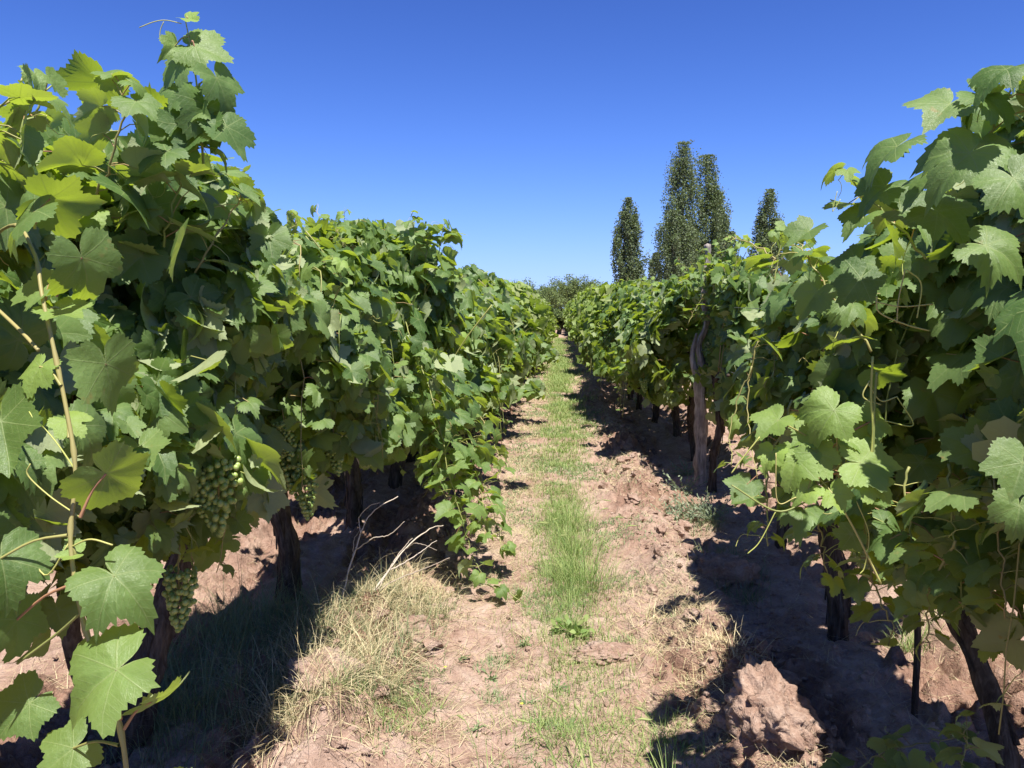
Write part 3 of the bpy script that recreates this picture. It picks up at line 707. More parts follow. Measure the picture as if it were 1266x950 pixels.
# ---- right row, nearest vines
v = make_vine('grapevine', 111, 'mid', 1000, .088, front=.42, top=2.05, bot=.8, y0=-.6, y1=.5, grapes=0, petioles=0, shoots=2)
place(v, RX + .03, .90, True, 'vine beside the camera at the far right edge of the picture', GR)
loc = (RX + .02, 2.30, 0); fR1 = tolocal(loc, True)
def ex(lf, st, r):
    f = fR1
    big = [((1200, 165), (1150, 215), 1.55, .105, (-.3, -.75, .6)), ((1175, 105), (1150, 150), 1.6, .085, (-.2, -.6, .75)), ((1215, 95), (1250, 130), 1.6, .09, (.2, -.7, .6)),
           ((1060, 305), (1030, 330), 1.95, .085, (-.5, -.7, .5)), ((1115, 240), (1160, 262), 1.8, .085, (-.2, -.7, .6)), ((1065, 325), (1050, 345), 1.9, .085, (-.3, -.8, .4)),
           ((1110, 160), (1070, 185), 1.75, .10, (-.5, -.3, .8)), ((1245, 60), (1222, 80), 1.5, .07, (-.3, -.4, .8)), ((1010, 345), (988, 375), 2.1, .085, (-.4, -.8, .4)),
           ((1255, 195), (1275, 250), 1.45, .09, (-.2, -.8, .5)), ((1266, 545), (1250, 590), 1.3, .07, (-.3, -.8, .4)), ((1262, 600), (1255, 640), 1.35, .06, (-.3, -.8, .4)),
           ((1000, 270), (985, 290), 2.2, .08, (-.4, -.5, .7)), ((1085, 440), (1135, 455), 1.9, .075, (-.2, -.6, -.7)),
           ((1095, 210), (1065, 235), 1.8, .08, (-.4, -.6, .6)), ((1160, 240), (1190, 290), 1.7, .09, (-.1, -.7, .6)), ((1220, 280), (1260, 320), 1.55, .09, (-.1, -.7, .6))]
    for j, tp, d, s, nn in big: leaf_px(lf, st, r, f, True, j, tp, d - .12, s * .86, nn, .05, r.random())
    # pale young cluster of leaves standing out in the sun
    yl = [((1032, 487), (1012, 515), 1.85, .078, (-.3, -.8, .5), .45), ((1065, 552), (1105, 560), 1.85, .082, (-.1, -.75, .65), .6), ((985, 548), (978, 590), 1.88, .07, (-.4, -.7, .5), .5),
          ((1078, 575), (1090, 600), 1.83, .055, (0, -.6, .7), .7), ((1000, 585), (985, 600), 1.86, .045, (-.3, -.7, .6), 1), ((1030, 590), (1040, 615), 1.85, .045, (-.1, -.8, .5), 1),
          ((962, 500), (940, 525), 1.9, .06, (-.4, -.5, .7), .4), ((1080, 500), (1115, 480), 1.9, .055, (.2, -.7, .5), .5), ((955, 540), (950, 562), 1.9, .045, (-.4, -.6, .7), .9),
          ((1010, 540), (1020, 575), 1.87, .06, (-.1, -.8, .5), .4), ((1050, 520), (1075, 530), 1.9, .06, (0, -.6, .7), .3), ((1005, 515), (985, 530), 1.9, .055, (-.3, -.6, .7), .3)]
    for j, tp, d, s, nn, ag in yl: leaf_px(lf, st, r, f, True, j, tp, d - .28, s * .95, nn, min(1, ag + .25), r.random(), (1035 + r.normal() * 15, 560 + r.normal() * 15, 1.62))
    for q, rd, mi in ([[(1080, 420), (1078, 470), (1080, 520), (1070, 570), (1035, 592)], .0026, 2], [[(1080, 545), (1082, 480), (1085, 440)], .003, 1], [[(1032, 590), (1060, 640), (1090, 702)], .0022, 2],
                  [[(940, 520), (920, 545), (905, 565)], .0015, 2], [[(905, 580), (960, 612), (1000, 600), (1040, 592)], .0018, 1], [[(960, 612), (940, 650), (925, 665)], .0012, 2],
                  [[(960, 540), (962, 600), (985, 595)], .0012, 2], [[(1060, 600), (1075, 640), (1070, 680), (1064, 690)], .0012, 2],
                  [[(1085, 345), (1088, 365), (1120, 380), (1150, 388)], .0016, 2], [[(1120, 312), (1112, 350), (1110, 378)], .0014, 2], [[(1122, 312), (1140, 330), (1135, 372)], .0015, 2], [[(1083, 352), (1115, 358), (1155, 355)], .0013, 2],
                  [[(1075, 455), (1090, 475), (1110, 470)], .0014, 2], [[(1095, 500), (1130, 505), (1110, 470)], .0012, 2], [[(1076, 450), (1068, 470), (1090, 480)], .0014, 2],
                  [[(1040, 225), (1030, 240), (1036, 215)], .0008, 2]):
        tube(st, smoothpath([f(at(a, b, 1.58)) for a, b in q], 22), rd, 6, rn=r.random(), mi=mi)
    shoot_px(lf, st, r, f, [(1150, 300, 1.8), (1080, 230, 1.85), (1045, 195, 1.85)], 10, .085, young=.35)
    shoot_px(lf, st, r, f, [(1200, 200, 1.55), (1240, 110, 1.5), (1262, 60, 1.5)], 8, .085, young=.3)
    shoot_px(lf, st, r, f, [(1080, 420, 2.05), (1010, 320, 2.15), (985, 280, 2.2)], 9, .085, young=.1)
    shoot_px(lf, st, r, f, [(980, 480, 2.1), (950, 570, 2.1), (950, 660, 2.05)], 10, .075, young=.05)
    shoot_px(lf, st, r, f, [(1060, 600, 2.0), (1080, 700, 1.95), (1110, 770, 1.9)], 11, .08, young=.05)
    shoot_px(lf, st, r, f, [(1180, 650, 1.7), (1150, 720, 1.75), (1150, 785, 1.75)], 9, .07, young=.05)
    shoot_px(lf, st, r, f, [(1040, 960, 2.2), (1100, 915, 2.25), (1210, 895, 2.3)], 12, .085, young=.0)
    shoot_px(lf, st, r, f, [(1150, 990, 2.0), (1190, 930, 2.05), (1195, 880, 2.1)], 7, .08, young=.1)
    for a in range(5):
        shoot_px(lf, st, r, f, [(1010 + a * 55, 560, 2.1 - a * .1), (1015 + a * 55, 640, 2.05 - a * .1), (1025 + a * 55, 700 + a * 12, 2.0 - a * .1)], 9, .085, young=.05)
    canopy(lf, st, r, .2, 1.0, .36, .2, 1.75, .95, 700, .074, 'hi', 14.4, petioles=.3)
def tr(r):
    mb, P = trunk_mb(r, np.array((-.02, .10, -.08)), [(-.01, .02, .25), (.03, -.10, .5), (.10, -.25, .72), (.18, -.42, .82), (.10, -.5, .95)], .036, .028, 16, .16, 36)
    q = smoothpath([P[-3], P[-1] + (0, .2, .05), P[-1] + (.03, .7, .10), P[-1] + (0, 1.0, .1)], 12); tube(mb, q, np.linspace(.026, .015, 12), 9, .15, 30)
    return mb
v = make_vine('grapevine', 112, 'hi', 3400, .070, front=.36, back=.42, top=1.98, bot=.78, y0=-.5, y1=.95, grapes=0, petioles=.35, extra=ex, shoots=2, trunk=tr, at_=(loc, True))
place(v, loc[0], loc[1], True, 'large shaded vine filling the right edge, pale young shoot and curling tendrils in front', GR)

loc = (RX, 3.55, 0); fR2 = tolocal(loc, True)
def ex(lf, st, r):
    f = fR2
    shoot_px(lf, st, r, f, [(960, 320, 3.2), (930, 300, 3.3), (898, 291, 3.4)], 8, .05, young=.8)
    shoot_px(lf, st, r, f, [(955, 350, 3.1), (965, 300, 3.1), (960, 282, 3.1)], 7, .08, young=.3)
    shoot_px(lf, st, r, f, [(930, 450, 3.1), (905, 520, 3.1), (905, 575, 3.0)], 9, .08, young=.1)
    shoot_px(lf, st, r, f, [(935, 420, 3.2), (925, 500, 3.2), (935, 590, 3.0)], 10, .08, young=.1)
v = make_vine('grapevine', 113, 'hi', 2100, .078, front=.31, back=.45, top=1.80, bot=.78, y0=-.75, y1=.62, grapes=2, petioles=.25, extra=ex, shoots=3, r0=.05, at_=(loc, True))
place(v, loc[0], loc[1], True, 'vine in front of the tall weathered post in the right row', GR)
# a weak, thin vine leaves the post in view
v = make_vine('grapevine', 114, 'mid', 420, .08, front=.10, back=.5, top=1.55, bot=.7, y0=-.4, y1=.4, grapes=1, petioles=.2, shoots=1, r0=.035)
place(v, RX + .12, 4.95, True, 'thin weak vine just before the tall weathered post', GR)
def ex(lf, st, r):
    f = tolocal((RX, 6.55, 0), True)
    for q_ in ([(850, 400), (866, 370), (880, 352)], [(898, 420), (880, 395), (862, 385)], [(852, 470), (868, 455), (885, 450)], [(840, 350), (862, 338), (884, 330)], [(900, 470), (885, 440), (872, 425)], [(850, 345), (872, 332), (890, 322)], [(880, 350), (872, 322), (868, 306)]):
        shoot_px(lf, st, r, f, [(a, b, 6.6) for a, b in q_], 9, .075, young=.2, lod='mid')
    for (a, b) in ((905, 300), (890, 310), (880, 330), (860, 335), (845, 330), (900, 330)):
        shoot_px(lf, st, r, f, [(a, b + 60, 7.2), (a + 4, b + 15, 7.1), (a - 6, b - 12, 7.0)], 8, .085, young=.4, lod='mid')
v = make_vine('grapevine', 115, 'mid', 1300, .085, front=-.02, back=.55, top=2.0, bot=.75, y0=-.55, y1=.6, grapes=1, petioles=.1, shoots=2, r0=.04, extra=ex)
place(v, RX, 6.55, True, 'vine growing behind the tall weathered post', GR)

LIGHT_Y = 0
# ---- the rest of the rows: four sources per level of detail, copied
mids = [make_vine('grapevine', 200 + i, 'mid', 1800, .080, front=.68, back=.5, top=1.74, bot=.66, shoots=4, petioles=.12, grapes=2) for i in range(3)]
los = [make_vine('grapevine', 220 + i, 'lo', 1750, .082, front=.70, back=.5, top=1.70, bot=.58, y0=-.7, y1=.7, shoots=5, petioles=0, grapes=0) for i in range(4)]
used = set()
ORD = ['', 'first', 'second', 'third', 'fourth', 'fifth', 'sixth', 'seventh', 'eighth', 'ninth', 'tenth', 'eleventh', 'twelfth']
def row(x, flip, y0, y1, labf, group, sp=1.25, wide=1.0, low=0.0, tall=1.0, rr=random.Random(3), midto=10.5, wig=.13):
    y = y0; k = 0
    while y < y1:
        src = rr.choice(mids if y < midto else los)
        if src.name in used: o = copy_tree(src)
        else: o = src; used.add(src.name)
        k += 1
        place(o, x + rr.uniform(-wig, wig), y, flip, labf(k, y), group, rr.uniform(.95, 1.04), rr.uniform(-.05, .05))
        o.scale[2] *= rr.uniform(.86, 1.10) * (1 + low * .55) * tall; o.scale[0] *= wide; o.location.z -= low
        y += sp * rr.uniform(.95, 1.06)
row(LX, False, 6.45, 56, lambda k, y: ('%s vine in the left row beyond the one trailing onto the path' % ORD[k]) if k < 7 else 'distant vine in the far stretch of the left row', GL, wide=1.28, low=.13)
row(RX + .02, True, 7.95, 58, lambda k, y: ('%s vine in the right row beyond the tall weathered post' % ORD[k]) if k < 7 else 'distant vine in the far stretch of the right row', GR, low=-.0, tall=1.09)
row(LX - 2.75, False, 1.6, 17, lambda k, y: 'vine of the next row glimpsed through gaps behind the left row', 'vines of the row behind the left row', midto=7)
row(RX + 2.75, True, 1.6, 17, lambda k, y: 'vine of the next row glimpsed through gaps behind the right row', 'vines of the row behind the right row', midto=7)
row(LX - 5.5, True, 3.6, 15, lambda k, y: 'vine of the third row out to the left, almost hidden', 'vines of the third row on the left', midto=0)
row(RX + 5.5, False, 3.6, 15, lambda k, y: 'vine of the third row out to the right, almost hidden', 'vines of the third row on the right', midto=0)
for s in mids + los:
    if s.name not in used: place(s, LX, 63.5, False, 'distant vine in the far stretch of the left row', GL)

# ------------------------------------------------------------------ posts and wires
def post(x, y, h, seed, label, gnarled=False):
    r = np.random.default_rng(seed); mb = MB(); z0 = float(H(np.array([x]), np.array([y]))[0])
    if gnarled:
        P = smoothpath([(0, 0, -.15), (.0, 0, .25), (-.01, .0, .7), (.0, 0, 1.05), (-.03, .0, 1.25), (.03, .0, 1.45), (.0, 0, 1.7), (.03, .0, 1.95), (.02, 0, 2.12)], 60)
        rad = np.interp(P[:, 2], [-.15, .1, .6, .95, 1.15, 1.3, 1.5, 1.75, 1.9, 2.12], [.058, .055, .05, .043, .030, .028, .026, .028, .027, .024])
        tube(mb, P, rad, 26, .34, 22)
        tube(mb, smoothpath([(-.04, -.02, .95), (-.09, -.02, 1.15), (-.06, -.03, 1.35)], 14), np.linspace(.035, .012, 14), 9, .2, 30)
    else:
        P = smoothpath([(0, 0, -.1), (r.normal(0, .01), 0, .8), (r.normal(0, .02), r.normal(0, .02), h)], 20); tube(mb, P, np.linspace(.04, .035, 20), 12, .12, 20)
    root = mb.build('wooden_post', M_post); root.location = (x, y, z0); tag(root, label, 'post', 'wooden posts of the trellis'); return root
post(RX - .05, 6.86, 2.0, 1, 'tall weathered gnarled wooden post rising bare and grey out of the right row', True)
post(LX, 9.2, 1.9, 2, 'grey wooden post half hidden in the left row further along'); post(RX + .05, 14.4, 1.9, 3, 'grey wooden post half hidden in the right row far beyond the gnarled one')
mb = MB(); tube(mb, smoothpath([(0, 0, -.05), (.0, .01, .3), (-.03, 0, .62), (-.02, 0, .9)], 18), np.linspace(.014, .010, 18), 9, .2, 30)
o = mb.build('wooden_stake', M_bark); p = at(1130, 900, 2.86); o.location = (p[0], 2.86, float(H(p[:1], np.array([2.86]))[0])); tag(o, 'thin dark crooked stake in the soil under the right row', 'stake')
for nm, x in (('left', LX), ('right', RX)):
    for z in (1.06, 1.55):
        mb = MB(); yy = np.linspace(-2, 60, 120); P = np.stack([x + .01 * np.sin(yy), yy, z + .015 * np.cos(yy * .9)], -1); tube(mb, P, .0016, 5)
        o = mb.build('trellis_wire', M_wire); tag(o, '%s trellis wire strung through the %s row of vines' % ('lower' if z < 1.3 else 'upper', nm), 'wire', 'trellis wires')

# ------------------------------------------------------------------ grass, straw, weeds
def blades(mb, x, y, ln, wd, dirx, diry, lean, r, segs=3, curl_=.5, rn=None, z=None, ag=0):
    k = len(x); z = H(x, y) - .004 if z is None else z
    d = np.stack([dirx, diry, 0 * dirx], -1); d /= np.linalg.norm(d, axis=1)[:, None] + 1e-9
    s = np.stack([-d[:, 1], d[:, 0], 0 * dirx], -1)
    base = np.stack([x, y, z], -1); a = lean.copy(); P = base.copy(); rows = []
    for i in range(segs + 1):
        w_ = wd * (1 - (i / segs) ** 1.6 * .95)
        rows.append(P - s * w_[:, None] * .5); rows.append(P + s * w_[:, None] * .5)
        P = P + (d * np.sin(a)[:, None] + np.array([0, 0, 1]) * np.cos(a)[:, None]) * (ln / segs)[:, None]
        a = a + curl_ / segs * r.uniform(.3, 1.7, k)
    V = np.stack(rows, 1); m_ = 2 * (segs + 1)
    f = np.array([(2 * i, 2 * i + 1, 2 * i + 3, 2 * i + 2) for i in range(segs)])
    mb.add(V.reshape(-1, 3), None, (f[None] + (np.arange(k) * m_)[:, None, None]).reshape(-1, 4), rn=np.repeat(r.random(k) if rn is None else rn, m_), ag=ag)
def scatter(r, n, x0, x1, y0, y1, dens, pw=2.0):
    """more points close by, thinned by a density function"""
    u = r.random(n); y = y0 * (y1 / y0) ** u if pw else r.uniform(y0, y1, n); x = r.uniform(x0, x1, n)
    k = r.random(n) < np.clip(dens(x, y), 0, 1); return x[k], y[k]
r = np.random.default_rng(77)
# green strip in the middle
mb = MB()
def dn(x, y):
    c = .06 + .05 * np.sin(y * .7); wdt = .21 + .05 * noise(y * 1.1, 2.0) + .02 * np.clip(y - 6, 0, 4)
    patch = np.clip(.85 + 1.0 * fbm(x * 3.2, y * 1.6, 4, 3), .12, 1)
    near = np.clip((y - 3.0) / .9, .30, 1)
    return np.exp(-((x - c) / wdt) ** 2) * patch * near
x, y = scatter(r, 190000, -.6, .7, 2.4, 40, dn)
k = len(x); tall = np.exp(-((y - 5.0) / 1.3) ** 2) * np.exp(-((x - .07) / .16) ** 2)
blades(mb, x, y, r.uniform(.025, .075, k) * (1 + 1.8 * tall * r.random(k)) * np.clip(y / 9, 1, 1.5), r.uniform(.002, .0035, k) * np.clip(y / 5, .9, 4), r.normal(0, 1, k), r.normal(0, 1, k), np.abs(r.normal(.3, .4, k)), r, curl_=.9)
tag(mb.build('green_grass', M_grass, smooth=False), 'strip of short green grass down the middle of the path', 'grass', kind='stuff')
# low weeds creeping over the path
mb = MB()
x, y = scatter(r, 190000, -1.0, .8, 2.4, 14, lambda x, y: np.clip(fbm(x * 2.6, y * 2.6, 7, 3) * 2.6 - .12, 0, 1) * np.exp(-((x - .02) / .55) ** 4))
k = len(x); blades(mb, x, y, r.uniform(.010, .045, k), r.uniform(.002, .0065, k) * np.clip(y / 5, .8, 3), r.normal(0, 1, k), r.normal(0, 1, k), np.abs(r.normal(.8, .4, k)), r, segs=2, curl_=.6)
tag(mb.build('creeping_weeds', M_weed, smooth=False), 'low grey green weeds creeping over the bare path', 'weeds', kind='stuff')
# straw lying about
mb = MB()
def ds(x, y):
    return (np.exp(-((x + .40) / .26) ** 2) * 1.2 * np.clip((y - 3.6) / 2, .12, 1) + np.exp(-((x - .62) / .22) ** 2) * .7 + .10) * np.clip(.6 + 1.5 * fbm(x * 2, y * 2, 11, 2), .1, 1)
x, y = scatter(r, 230000, -2.3, 2.0, 2.3, 34, ds)
k = len(x); blades(mb, x, y, r.uniform(.03, .14, k), r.uniform(.0012, .0028, k) * np.clip(y / 4.5, .9, 4), r.normal(0, 1, k), r.normal(0, 1, k), np.clip(r.normal(1.35, .18, k), .6, 1.5), r, curl_=.25, z=H(x, y) + .004)
tag(mb.build('fallen_straw', M_dry, smooth=False), 'dry straw scattered over the tilled soil', 'straw', kind='stuff')
# dry tussock at the foot of the left row
def tussock(name, cx, cy, rx, ry, n, l0, l1, mat_, label, cat, lean0=.5, crl=1.1, out=1.0, wd=.0028, stuff=True, bias=(0, 0)):
    mb = MB(); nt_ = max(3, n // 45); ca = r.uniform(0, 6.28, nt_); cq = np.sqrt(r.random(nt_)); tx = cx + rx * cq * np.cos(ca); ty = cy + ry * cq * np.sin(ca); tl = r.uniform(.45, 1.15, nt_)
    w_ = r.integers(0, nt_, n); g_ = r.normal(0, .028 + .12 * min(rx, ry), (2, n)); x = tx[w_] + g_[0]; y = ty[w_] + g_[1]
    blades(mb, x, y, r.uniform(l0, l1, n) * tl[w_] * r.uniform(.5, 1.25, n), r.uniform(.5, 1.3, n) * wd, g_[0] * 14 * out + r.normal(0, .8, n) + bias[0] * .6, g_[1] * 14 * out + r.normal(0, .8, n) + bias[1] * .6, np.abs(r.normal(lean0, .5, n)), r, segs=5, curl_=crl)
    o = mb.build(name, mat_, smooth=False); tag(o, label, cat, kind='stuff' if stuff else None); return o
tussock('dry_grass', -.98, 3.1, .29, .62, 4200, .10, .34, M_dry, 'matted straw coloured dry grass at the foot of the left row', 'grass', .7, 1.5, bias=(.5, -.3))
tussock('dry_grass', -.85, 3.85, .28, .34, 2600, .08, .28, M_dry, 'dry yellow grass clump under the bare twigs', 'grass', .8, 1.4)
tussock('shaded_grass', -1.38, 3.10, .34, .75, 5200, .12, .36, M_sgrass, 'tall grey green grass in the shade under the left vines', 'grass', .4, 1.1)
tussock('mixed_grass', -.85, 3.3, .36, .7, 5200, .04, .20, M_sgrass, 'short green grass around the dry clump', 'grass', .5, .9)
tussock('mixed_grass', -.66, 2.75, .20, .22, 1500, .03, .10, M_grass, 'patch of fine green grass at the near left of the path', 'grass', .6, .9)
tussock('mixed_grass', .18, 2.62, .42, .16, 1500, .03, .10, M_grass, 'patch of fine green grass at the bottom of the picture', 'grass', .6, .9)
tussock('mixed_grass', .12, 3.2, .14, .12, 500, .03, .08, M_grass, 'small green grass patch in the bare soil before the tall clump', 'grass', .6, .9)
tussock('straw_heap', .66, 3.0, .20, .26, 520, .06, .20, M_dry, 'loose heap of straw in the shadow edge on the right', 'straw', 1.2, .5, wd=.004)
tussock('straw_heap', .55, 3.62, .16, .04, 120, .12, .30, M_dry, 'flat wisp of straw lying across the soil at right', 'straw', 1.35, .15, bias=(2.5, .6), wd=.004)
tussock('mixed_grass', 1.0, 5.6, .14, .4, 900, .05, .16, M_sgrass, 'green grass along the foot of the right row', 'grass', .5, .9)
tussock('mixed_grass', 1.02, 4.4, .14, .5, 900, .05, .18, M_sgrass, 'shaded grass in the furrow of the right row', 'grass', .5, .9)
tussock('grass_tuft', 1.62, 3.55, .06, .06, 160, .12, .26, M_grass, 'pale green grass tuft in sunlight behind the right row', 'grass', .35, .8, stuff=False)
tussock('grass_tuft', 1.82, 3.75, .06, .06, 120, .10, .22, M_dry, 'dry grass tuft in sunlight behind the right row', 'grass', .35, .8, stuff=False)
# tall clump of foxtail grass on the path
def foxtail(x, y, n, h0, h1, label, heads=6, sp=.12, wd=.004):
    root = empty('foxtail_grass', (x, y, float(H(np.array([x]), np.array([y]))[0]))); tag(root, label, 'grass', 'foxtail grass plants on the path')
    mb = MB(); a = r.uniform(0, 6.28, n); q = sp * np.sqrt(r.random(n)); bx, by = q * np.cos(a), q * np.sin(a) * 1.3
    blades(mb, bx, by, r.uniform(h0, h1, n), r.uniform(.5, 1, n) * wd, np.cos(a) + r.normal(0, .5, n), np.sin(a) + r.normal(0, .5, n), np.abs(r.normal(.3, .3, n)), r, segs=6, curl_=1.1, z=0 * bx - .01)
    mb.build('blades', M_grass, root, smooth=False)
    for i in range(heads):
        h = MB(); a = r.uniform(0, 6.28); b = np.array((math.cos(a) * sp * .4, math.sin(a) * sp * .4, 0)); o_ = np.array((math.cos(a), math.sin(a), 0)) * r.uniform(.02, .09)
        L = h1 * r.uniform(.8, 1.15); P = smoothpath([b, b + o_ * .5 + (0, 0, L * .6), b + o_ * 1.6 + (0, 0, L * .97), b + o_ * 2.6 + (0, 0, L)], 24)
        tube(h, P[:18], .0011, 5, rn=.3); T = P[17:]
        tube(h, smoothpath(T, 14), .0038 * np.sin(np.linspace(.35, 3.0, 14)), 8, .25, 400, rn=.9)
        for q in range(70):
            u = r.random(); c_ = T[0] * (1 - u) + T[-1] * u; dd = r.normal(0, 1, 3); dd /= np.linalg.norm(dd); h.add([c_ + dd * .002, c_ + dd * .002 + (.0006, 0, 0), c_ + dd * .010 + (0, 0, .004)], [(0, 1, 2)], rn=1)
        h.build('seed_head', M_grass, root)
    return root
foxtail(.17, 4.2, 380, .08, .30, 'tall green grass clump standing in the middle of the path', 9, .19, .003)
foxtail(.13, 4.8, 320, .07, .26, 'second green grass clump on the path, just beyond the tallest', 7, .20, .003)
foxtail(.09, 5.4, 260, .07, .22, 'third green grass clump on the path, farther off', 5, .20, .003)
for px, py, n_, hd, lb in ((735, 965, 22, 3, 'foxtail grass at the bottom edge with drooping seed heads, right of centre'), (700, 985, 14, 2, 'foxtail grass at the bottom edge with a short upright head'), (600, 990, 10, 1, 'foxtail grass at the bottom edge with a curved head, left of centre'), (830, 985, 12, 1, 'foxtail grass at the bottom edge nearest the big clod')):
    p = at(px, py, 2.25); foxtail(p[0], 2.25, n_, .12, .26, lb, hd, .04, .005)
# small broad leaved weeds
def weed(x, y, n, s, label, m_=None, hgt=.1, flowers=0, name='weed', sprig=False):
    root = empty(name, (x, y, float(H(np.array([x]), np.array([y]))[0]))); tag(root, label, 'weed', 'weeds on the path')
    mb = MB()
    for i in range(n):
        a = r.uniform(0, 6.28); el = r.uniform(.2, 1.2); L = hgt * r.uniform(.6, 1.1); d = np.array((math.cos(a) * math.cos(el), math.sin(a) * math.cos(el), math.sin(el)))
        P = smoothpath([(0, 0, 0), d * L * .5, d * L + (0, 0, -.01)], 6); tube(mb, P, .0012, 4, rn=.5)
        nl = 9 if sprig else 4
        for q in range(nl):
            c_ = P[-1] * ((q + 1) / nl) ; t_ = d + r.normal(0, .5, 3); nn = np.array((0, 0, 1)) + r.normal(0, .4, 3)
            e = np.cross(nn, t_); e /= np.linalg.norm(e); t_ /= np.linalg.norm(t_); w_ = .22 if sprig else .32
            V = [c_, c_ + t_ * s * .35 + e * s * w_, c_ + t_ * s * .75 + e * s * w_ * .7, c_ + t_ * s, c_ + t_ * s * .75 - e * s * w_ * .7, c_ + t_ * s * .35 - e * s * w_]
            mb.add(V, [(0, 1, 5), (2, 3, 4)], [(1, 2, 4, 5)], rn=r.random())
    mb.build('leaves', m_ or M_weed, root, smooth=False)
    for i in range(flowers):
        f = MB(); a = r.uniform(0, 6.28); c_ = np.array((math.cos(a) * .03, math.sin(a) * .03, .02)); th = np.linspace(0, 6.28, 11)[:-1]; rr_ = np.where(np.arange(10) % 2, .004, .009)
        f.add(np.vstack([c_ + (0, 0, .002), c_ + np.stack([rr_ * np.cos(th), rr_ * np.sin(th), 0 * th], -1)]), [(0, 1 + q, 1 + (q + 1) % 10) for q in range(10)]); f.build('flower', M_flower, root)
for px, py, n_, s_, fl_, lb in ((606, 860, 9, .016, 0, 'dark little weed rosette alone on bare pale soil'), (545, 855, 6, .012, 2, 'sprawling weed with tiny yellow flowers left of the rosette'), (650, 905, 6, .012, 1, 'weed with a yellow flower low in the picture'),
        (706, 800, 14, .045, 0, 'bright green broad leaved weed at the foot of the tall grass clump'), (570, 835, 6, .014, 0, 'small weed behind the rosette'), (650, 820, 10, .014, 0, 'grey green weed in the cracked soil'),
        (690, 880, 9, .013, 0, 'small weed in front of the grass clump'), (590, 940, 8, .013, 0, 'weed at the bottom edge of the bare soil'), (520, 885, 8, .013, 0, 'weed beside the dark soil slab')):
    d = 1.55 * 951 / (py - 382); p = at(px, py, d); weed(p[0], d, n_, s_, lb, M_grass if s_ > .03 else None, .1 if s_ > .03 else .05, fl_)
for i in range(7):
    px, py = [(845, 610), (850, 585), (862, 640), (835, 640), (790, 500), (775, 470), (880, 650)][i]; d = 1.55 * 951 / (py - 382); p = at(px, py, d)
    weed(p[0], d, 26, .03, ['silvery bushy weed at the foot of the gnarled post', 'silvery weed behind the bushy one by the post', 'silvery weed in front of the gnarled post', 'silvery weed left of the gnarled post', 'silvery weed under the right row beyond the post', 'small silvery weed far along the right row', 'silvery weed right of the gnarled post base'][i], M_silver, .24, 0, 'silvery_weed', True)
# bare dry twigs
def dry_branch(base_px, d, segs, label):
    root_p = at(base_px[0], base_px[1], d); z0 = float(H(root_p[:1], np.array([d]))[0]); mb = MB()
    for (q, r0_) in segs:
        P = smoothpath([at(a, b, dd) - root_p for a, b, dd in q], 22) + np.random.default_rng(len(q)).normal(0, .0015, (22, 3)); tube(mb, P, np.linspace(r0_, r0_ * .45, 22), 6, .15, 80, rn=r.random())
    o = mb.build('dry_branch', M_twig); o.location = root_p; tag(o, label, 'branch', 'bare dry branches'); return o
dry_branch((422, 745), 3.55, [([(420, 750, 3.55), (433, 700, 3.6), (448, 655, 3.7), (462, 632, 3.75), (492, 614, 3.8)], .005), ([(440, 680, 3.62), (462, 665, 3.6), (480, 662, 3.6), (500, 645, 3.6)], .0032), ([(446, 660, 3.68), (444, 640, 3.7), (458, 625, 3.7), (470, 622, 3.7)], .003), ([(436, 690, 3.6), (438, 668, 3.6), (446, 655, 3.6)], .002)], 'forked bare grey branch standing upright in front of the dark trunk')
dry_branch((450, 750), 3.5, [([(440, 765, 3.45), (470, 720, 3.6), (500, 680, 3.8), (530, 655, 4.0), (548, 650, 4.0)], .005), ([(445, 755, 3.5), (480, 722, 3.6), (520, 705, 3.7), (556, 690, 3.7)], .004), ([(480, 706, 3.65), (510, 690, 3.7), (540, 668, 3.8)], .003), ([(460, 740, 3.5), (490, 690, 3.7), (510, 665, 3.8)], .0035), ([(500, 680, 3.8), (515, 672, 3.7), (540, 680, 3.7)], .0025)], 'spray of bare grey twigs leaning right over the dry grass')

# ------------------------------------------------------------------ clods
import bmesh
bm = bmesh.new(); bmesh.ops.create_icosphere(bm, subdivisions=5, radius=1); IV = np.array([v.co for v in bm.verts]); IF = np.array([[v.index for v in f.verts] for f in bm.faces]); bm.free()
bm = bmesh.new(); bmesh.ops.create_icosphere(bm, subdivisions=2, radius=1); SV = np.array([v.co for v in bm.verts]); SF = np.array([[v.index for v in f.verts] for f in bm.faces]); bm.free()
def clod(x, y, sx, sy, sz, seed, label, name='soil_clod', lo=False):
    V0, F0 = (SV, SF) if lo else (IV, IF)
    V = V0 * (1 + (.55 if lo else .28) * fbm(V0[:, 0] * 1.3 + seed, V0[:, 1] * 1.3, V0[:, 2] * 1.3, 4, .7))[:, None]
    if not lo: V = V * (1 + .09 * fbm(V0[:, 0] * 5 + seed, V0[:, 1] * 5, V0[:, 2] * 5, 4, .7) - .07 * np.abs(fbm(V0[:, 0] * 9, V0[:, 1] * 9 + seed, V0[:, 2] * 9, 3, .7)))[:, None]
    q = 2.4; V = V + .10 * (np.round(V * q) / q - V) * (noise(V0[:, 0] * 2, V0[:, 1] * 2, V0[:, 2] * 2 + seed) > -.2)[:, None]
    mb = MB(); mb.add(V * np.array((sx, sy, sz)), F0); o = mb.build(name, M_clod, smooth=not lo); o.location = (x, y, float(H(np.array([x]), np.array([y]))[0]) + sz * .25)
    o.rotation_euler = (0, 0, seed); tag(o, label, 'soil clod', 'clods of turned soil'); return o
d = 2.75; d = 2.58; p = at(950, 935, d); clod(p[0], d, .13, .20, .13, 3.3, 'largest sunlit soil clod at the lower right edge of the path')
p = at(400, 885, 2.85); clod(p[0], 2.85, .18, .13, .035, 8.1, 'flat dark reddish slab of soil at the lower left')
